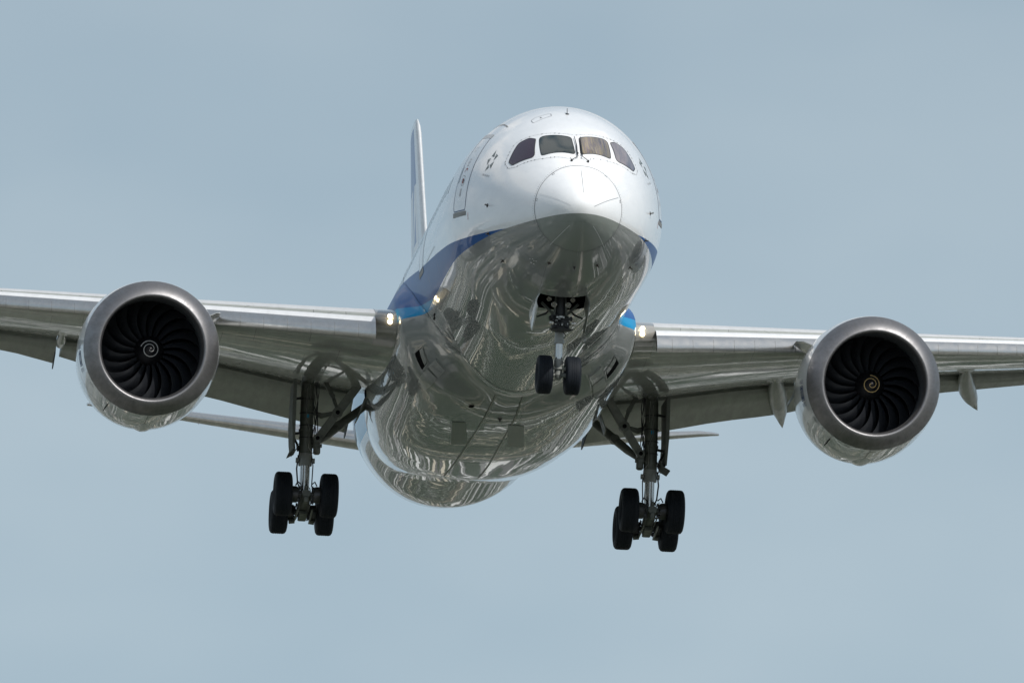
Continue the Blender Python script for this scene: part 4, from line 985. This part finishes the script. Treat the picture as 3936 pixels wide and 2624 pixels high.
def nose_gear():
    s0 = 5.1; mb = MB()
    mb.lathe([(0, .115), (.24, .125), (.25, .135), (.30, .135)], V(0, s0, -3.45), V(0, 0, -1), 24, 0, True)
    g = mb.build('nose_landing_gear', m_gear2, jet, 40)
    mb = MB(); mb.cyl(V(0, s0, -2.2), V(0, s0, -3.46), .125, n=24); mb.build('strut_upper', m_dark, g)
    mb = MB(); mb.cyl(V(0, s0, -3.7), V(0, s0, -4.22), .092, n=24); mb.build('shock_strut_piston', m_chrome, g)
    mb = MB(); mb.lathe([(0, .10), (.05, .118), (.18, .112), (.3, .10), (.42, .11), (.50, .06)], V(0, s0, -4.16), V(0, 0, -1), 24, 0, True); mb.cyl(V(-.17, s0-.11, -4.42), V(.17, s0-.11, -4.42), .028)
    for d in (-1, 1): mb.cyl(V(d*.155, s0-.11, -4.42), V(d*.175, s0-.11, -4.42), .05)
    mb.cyl(V(-.40, s0, -4.575), V(.40, s0, -4.575), .06); mb.lathe([(0, .09), (.05, .07), (.09, .02)], V(0, s0-.02, -4.62), V(0, 0, -1), 16, 0, True); mb.build('axle_fork', m_gear2, g)
    mb = MB(); mb.bar(V(0, s0+.14, -3.6), V(0, s0+.40, -3.95), .16, .05, (0, .5, .5)); mb.bar(V(0, s0+.40, -3.95), V(0, s0+.14, -4.3), .15, .05, (0, .5, .5)); mb.build('torque_link', m_gear, g)
    for d in (-1, 1): wheel(d*.365, s0, -4.575, .508, .405, g, .235, 4)
    # steering unit: dark cluster of valves, pipes and brackets
    rr = random.Random(11); mb = MB()
    mb.box(V(0, s0-.10, -3.28), (.46, .30, .30), bev=.04); mb.plate([V(-.30, s0-.32, -3.42), V(.32, s0-.32, -3.42), V(.22, s0-.30, -3.47), V(-.20, s0-.30, -3.47)], V(0, .22, 0))
    mb.cyl(V(-.30, s0-.2, -3.12), V(.30, s0-.2, -3.12), .06)
    for k in range(22):
        p = V(rr.uniform(-.24, .24), s0 - .28 + rr.uniform(-.05, .05), rr.uniform(-3.38, -3.05)); mb.box(p, (rr.uniform(.03, .09), .06, rr.uniform(.03, .09)), bev=.01)
    mb.tube([V(-.22, s0-.2, -3.10) + V(-.09*sin(q), 0, .07*cos(q)-.02) for q in np.linspace(0, pi*1.3, 10)], .014, 6)
    mb.tube([V(.08, s0-.1, -3.45), V(.15, s0-.1, -3.53), V(.13, s0-.08, -3.60), V(.08, s0-.05, -3.60)], .012, 6)
    mb.build('steering_unit', m_dark, g)
    mb = MB()
    for k in range(12):
        p = V(rr.uniform(-.15, .24), s0 - .33 + rr.uniform(-.02, .02), rr.uniform(-3.36, -3.08)); mb.box(p, (rr.uniform(.015, .06), .03, rr.uniform(.015, .07)), bev=.006)
    mb.box(V(-.01, s0-.33, -3.10), (.11, .06, .07), bev=.015); mb.build('valve_block', m_pipe, g)
    for d in (-1, 1):
        mb = MB(); c = V(.045 + d*.285, s0-.30, -3.265); mb.lathe([(-.10, .02), (-.08, .05), (-.03, .062), (0, .062), (.012, .04), (.016, .001)], c, V(0, -1, -.12), 20); mb.build('taxi_light', m_lens, g, 60)
        mb = MB(); mb.bar(V(d*.10, s0-.05, -3.06), V(d*.48, s0+.15, -2.66), .07, .07); mb.bar(V(d*.16, s0-.05, -3.02), V(d*.10, s0, -2.3), .06, .06); mb.build('drag_brace', m_gear, g)
        mb = MB(); mb.tube([V(d*.30, s0+.1, -2.88), V(d*.36, s0+.1, -2.95), V(d*.60, s0+.1, -3.05)], [.02, .03, .02], 8); mb.build('door_rod', m_dark, g)
        for x, z, s, r in ((.31, -2.60, 5.0, .065), (.185, -2.76, 4.9, .075)):
            mb = MB(); c = V(d*x, s, z); mb.lathe([(-.12, .03), (-.07, r*.9), (0, r), (.003, r*.9), (-.03, r*.6), (-.05, r*.1)], c, V(0, -1, -.15), 20); mb.build('landing_light', m_lens, g, 40)
    # bay: dark box above the cut-out
    mb = MB(); a = radians(180-BAY)
    corners = lambda s, up: [fus(s, radians(180-BAY)) + V(0, 0, up), fus(s, radians(180+BAY)) + V(0, 0, up)]
    for sd in (0, 1): mb.grid([[corners(s, u)[sd] for u in (0, .55, 1.1)] for s in (4.45, 5.1, 5.72)])
    for s in (4.45, 5.72): mb.grid([[fus(s, radians(q)) , V(fus(s, radians(q))[0], s, -1.5)] for q in np.linspace(180-BAY, 180+BAY, 9)])
    mb.grid([[V(x, s, -1.5) for x in (-.75, 0, .75)] for s in (4.4, 5.1, 5.8)]); mb.build('wheel_bay', m_black, g, 180)
    # two curved side doors hinged on the bay edges
    for d in (-1, 1):
        mb = MB(); rows = []; H = pchip([0, .45, 1], [.36, .62, .70]); 
        for k in range(9):
            u = k/8; s = 4.47 + 1.22*u; hp = fus(s, radians(180 - d*BAY))
            hgt = .34 + (.72-.34)*min(1, u*1.15)**.8 if u < .93 else .72 - (u-.93)*3.2
            rows.append([hp + V(d*(.10*sin(pi*v*.75) - .02*v - .05*v*u), 0, -hgt*v) for v in np.linspace(0, 1, 7)])
        mb.grid(rows); inner = [[p - V(d*.035, 0, 0) for p in r] for r in rows]; mb.grid(inner)
        edge = [r[-1] for r in rows]; edge2 = [r[-1] for r in inner]; mb.grid([edge, edge2]); mb.grid([rows[0], inner[0]]); mb.grid([rows[-1], inner[-1]])
        mb.build('nose_gear_door', m_gear if d > 0 else m_cowl, g, 40)
    return g
nose_gear()

# ---------------------------------------------------------------- the ground under the approach (seen mirrored in the belly)
gb = MB(); R_ = 4500.0
gb.add([(-R_, -R_, 0), (R_, -R_, 0), (R_, R_, 0), (-R_, R_, 0)], [(0, 1, 2, 3)])
mg = bpy.data.materials.new('approach_ground'); mg.use_nodes = True
N, L = mg.node_tree.nodes, mg.node_tree.links; b = N['Principled BSDF']; b.inputs['Roughness'].default_value = .9
t = N.new('ShaderNodeTexCoord'); spx = N.new('ShaderNodeSeparateXYZ'); L.new(t.outputs['Object'], spx.inputs[0]); GX, GY, GZ = spx.outputs
def gm(op, *a):
    n = N.new('ShaderNodeMath'); n.operation = op
    for i, q in enumerate(a):
        if isinstance(q, (int, float)): n.inputs[i].default_value = q
        else: L.new(q, n.inputs[i])
    return n.outputs[0]
def gmix(f, a, c):
    n = N.new('ShaderNodeMix'); n.data_type = 'RGBA'; L.new(f, n.inputs['Factor'])
    for s_, q in (('A', a), ('B', c)):
        if isinstance(q, tuple): n.inputs[s_].default_value = (*q, 1)
        else: L.new(q, n.inputs[s_])
    return n.outputs['Result']
def gnoise(sc, det=4, loc=(0, 0, 0), scl=(1, 1, 1)):
    mp_ = N.new('ShaderNodeMapping'); mp_.inputs['Location'].default_value = loc; mp_.inputs['Scale'].default_value = scl; L.new(t.outputs['Object'], mp_.inputs[0])
    n = N.new('ShaderNodeTexNoise'); n.inputs['Scale'].default_value = sc; n.inputs['Detail'].default_value = det; L.new(mp_.outputs[0], n.inputs['Vector']); return n.outputs['Fac']
def gstep(v, a, c):
    n = N.new('ShaderNodeMapRange'); n.inputs['From Min'].default_value = a; n.inputs['From Max'].default_value = c; L.new(v, n.inputs['Value']); return n.outputs[0]
grass = gmix(gstep(gnoise(.05, 6), .35, .65), (.007, .021, .005), (.018, .042, .011))
grass = gmix(gstep(gnoise(.012, 3, (50, 0, 0)), .50, .62), grass, (.075, .075, .055))
# town: square-ish cells of roofs, yards and lanes
vo = N.new('ShaderNodeTexVoronoi'); vo.distance = 'CHEBYCHEV'; vo.inputs['Scale'].default_value = .070; vo.inputs['Randomness'].default_value = .85; L.new(t.outputs['Object'], vo.inputs['Vector'])
cr_ = N.new('ShaderNodeValToRGB'); cr_.color_ramp.interpolation = 'CONSTANT'
e = cr_.color_ramp.elements; e[0].position = 0; e[0].color = (.16, .16, .16, 1); e[1].position = .22; e[1].color = (.30, .28, .26, 1)
for p_, c_ in ((.34, (.03, .04, .02)), (.46, (.80, .79, .76)), (.58, (.13, .12, .11)), (.70, (.03, .032, .034)), (.80, (.82, .78, .70)), (.93, (.16, .20, .21))):
    q = e.new(p_); q.color = (*c_, 1)
sc_ = N.new('ShaderNodeSeparateColor'); L.new(vo.outputs['Color'], sc_.inputs[0]); L.new(sc_.outputs[0], cr_.inputs[0])
town = gmix(gstep(vo.outputs['Distance'], .36, .40), cr_.outputs[0], (.15, .15, .145))
town = gmix(gstep(gnoise(.03, 4, (9, 4, 0)), .52, .60), town, (.03, .048, .022))
def gramp(v, stops):
    r = N.new('ShaderNodeValToRGB'); r.color_ramp.interpolation = 'CONSTANT'; e = r.color_ramp.elements
    e[0].position = 0; e[0].color = (*stops[0][1], 1); e[1].position = stops[1][0]; e[1].color = (*stops[1][1], 1)
    for p_, c_ in stops[2:]: q = e.new(p_); q.color = (*c_, 1)
    L.new(v, r.inputs[0]); return r.outputs[0]
GRN, DRK, WHT, CRM, GRY, BRN, MID = (.009, .026, .007), (.02, .022, .024), (.80, .79, .75), (.70, .62, .48), (.22, .22, .21), (.11, .085, .065), (.10, .10, .095)
# plots, lanes and roof rows that run along the approach; hedges, strips and service roads that cross it
along = gramp(gnoise(.075, 2.6, (3, 1, 0), (1, .010, 1)), [(0, MID), (.36, GRN), (.415, GRY), (.44, WHT), (.455, MID), (.475, GRN), (.52, GRY), (.54, GRN), (.565, WHT), (.582, GRN), (.62, CRM), (.635, MID), (.65, GRN)])
across = gramp(gnoise(.075, 3.0, (1, 9, 0), (.02, 1, 1)), [(0, GRN), (.40, BRN), (.42, GRN), (.450, CRM), (.462, GRN), (.50, MID), (.512, GRN), (.540, WHT), (.551, GRN), (.60, CRM), (.612, GRN)])
vo2 = N.new('ShaderNodeTexVoronoi'); vo2.distance = 'CHEBYCHEV'; vo2.inputs['Scale'].default_value = .15; L.new(t.outputs['Object'], vo2.inputs['Vector'])
s2 = N.new('ShaderNodeSeparateColor'); L.new(vo2.outputs['Color'], s2.inputs[0])
fine = gramp(s2.outputs[0], [(0, MID), (.25, GRN), (.45, GRY), (.62, DRK), (.72, WHT), (.80, BRN), (.90, CRM)])
town = gmix(gstep(gnoise(.030, 3, (2, 2, 0)), .50, .55), town, fine)
town = gmix(gstep(gnoise(.018, 3, (31, 2, 0)), .47, .52), town, along)
corr = gm('LESS_THAN', gm('ABSOLUTE', gm('SUBTRACT', gm('ADD', GX, gm('MULTIPLY', gnoise(.03, 2, (4, 0, 0), (1, .2, 1)), 10.0)), 7.0)), 14.0)
col = gmix(corr, town, grass)
path = gm('LESS_THAN', gm('ABSOLUTE', gm('SUBTRACT', GX, 7.0)), .9); path = gm('MULTIPLY', path, gstep(gnoise(.3, 4, (5, 0, 0), (1, .3, 1)), .36, .5)); col = gmix(path, col, (.55, .48, .42))
wob = gm('MULTIPLY', gnoise(.04, 3), 36.0)
mid = gm('MULTIPLY', gm('GREATER_THAN', gm('ADD', GY, wob), 318.0), gm('LESS_THAN', gm('ABSOLUTE', gm('SUBTRACT', gm('ADD', GX, wob), 26.0)), 44.0))
col = gmix(mid, col, gmix(gstep(gnoise(.05, 4, (0, 3, 3)), .40, .46), grass, across))
rear = gm('GREATER_THAN', gm('ADD', GY, wob), 470.0); col = gmix(rear, col, along)
L.new(col, b.inputs['Base Color'])
ground = gb.build('ground', mg, None, 180)
ground['kind'] = 'structure'; ground['label'] = 'grass and rooftops under the approach path'
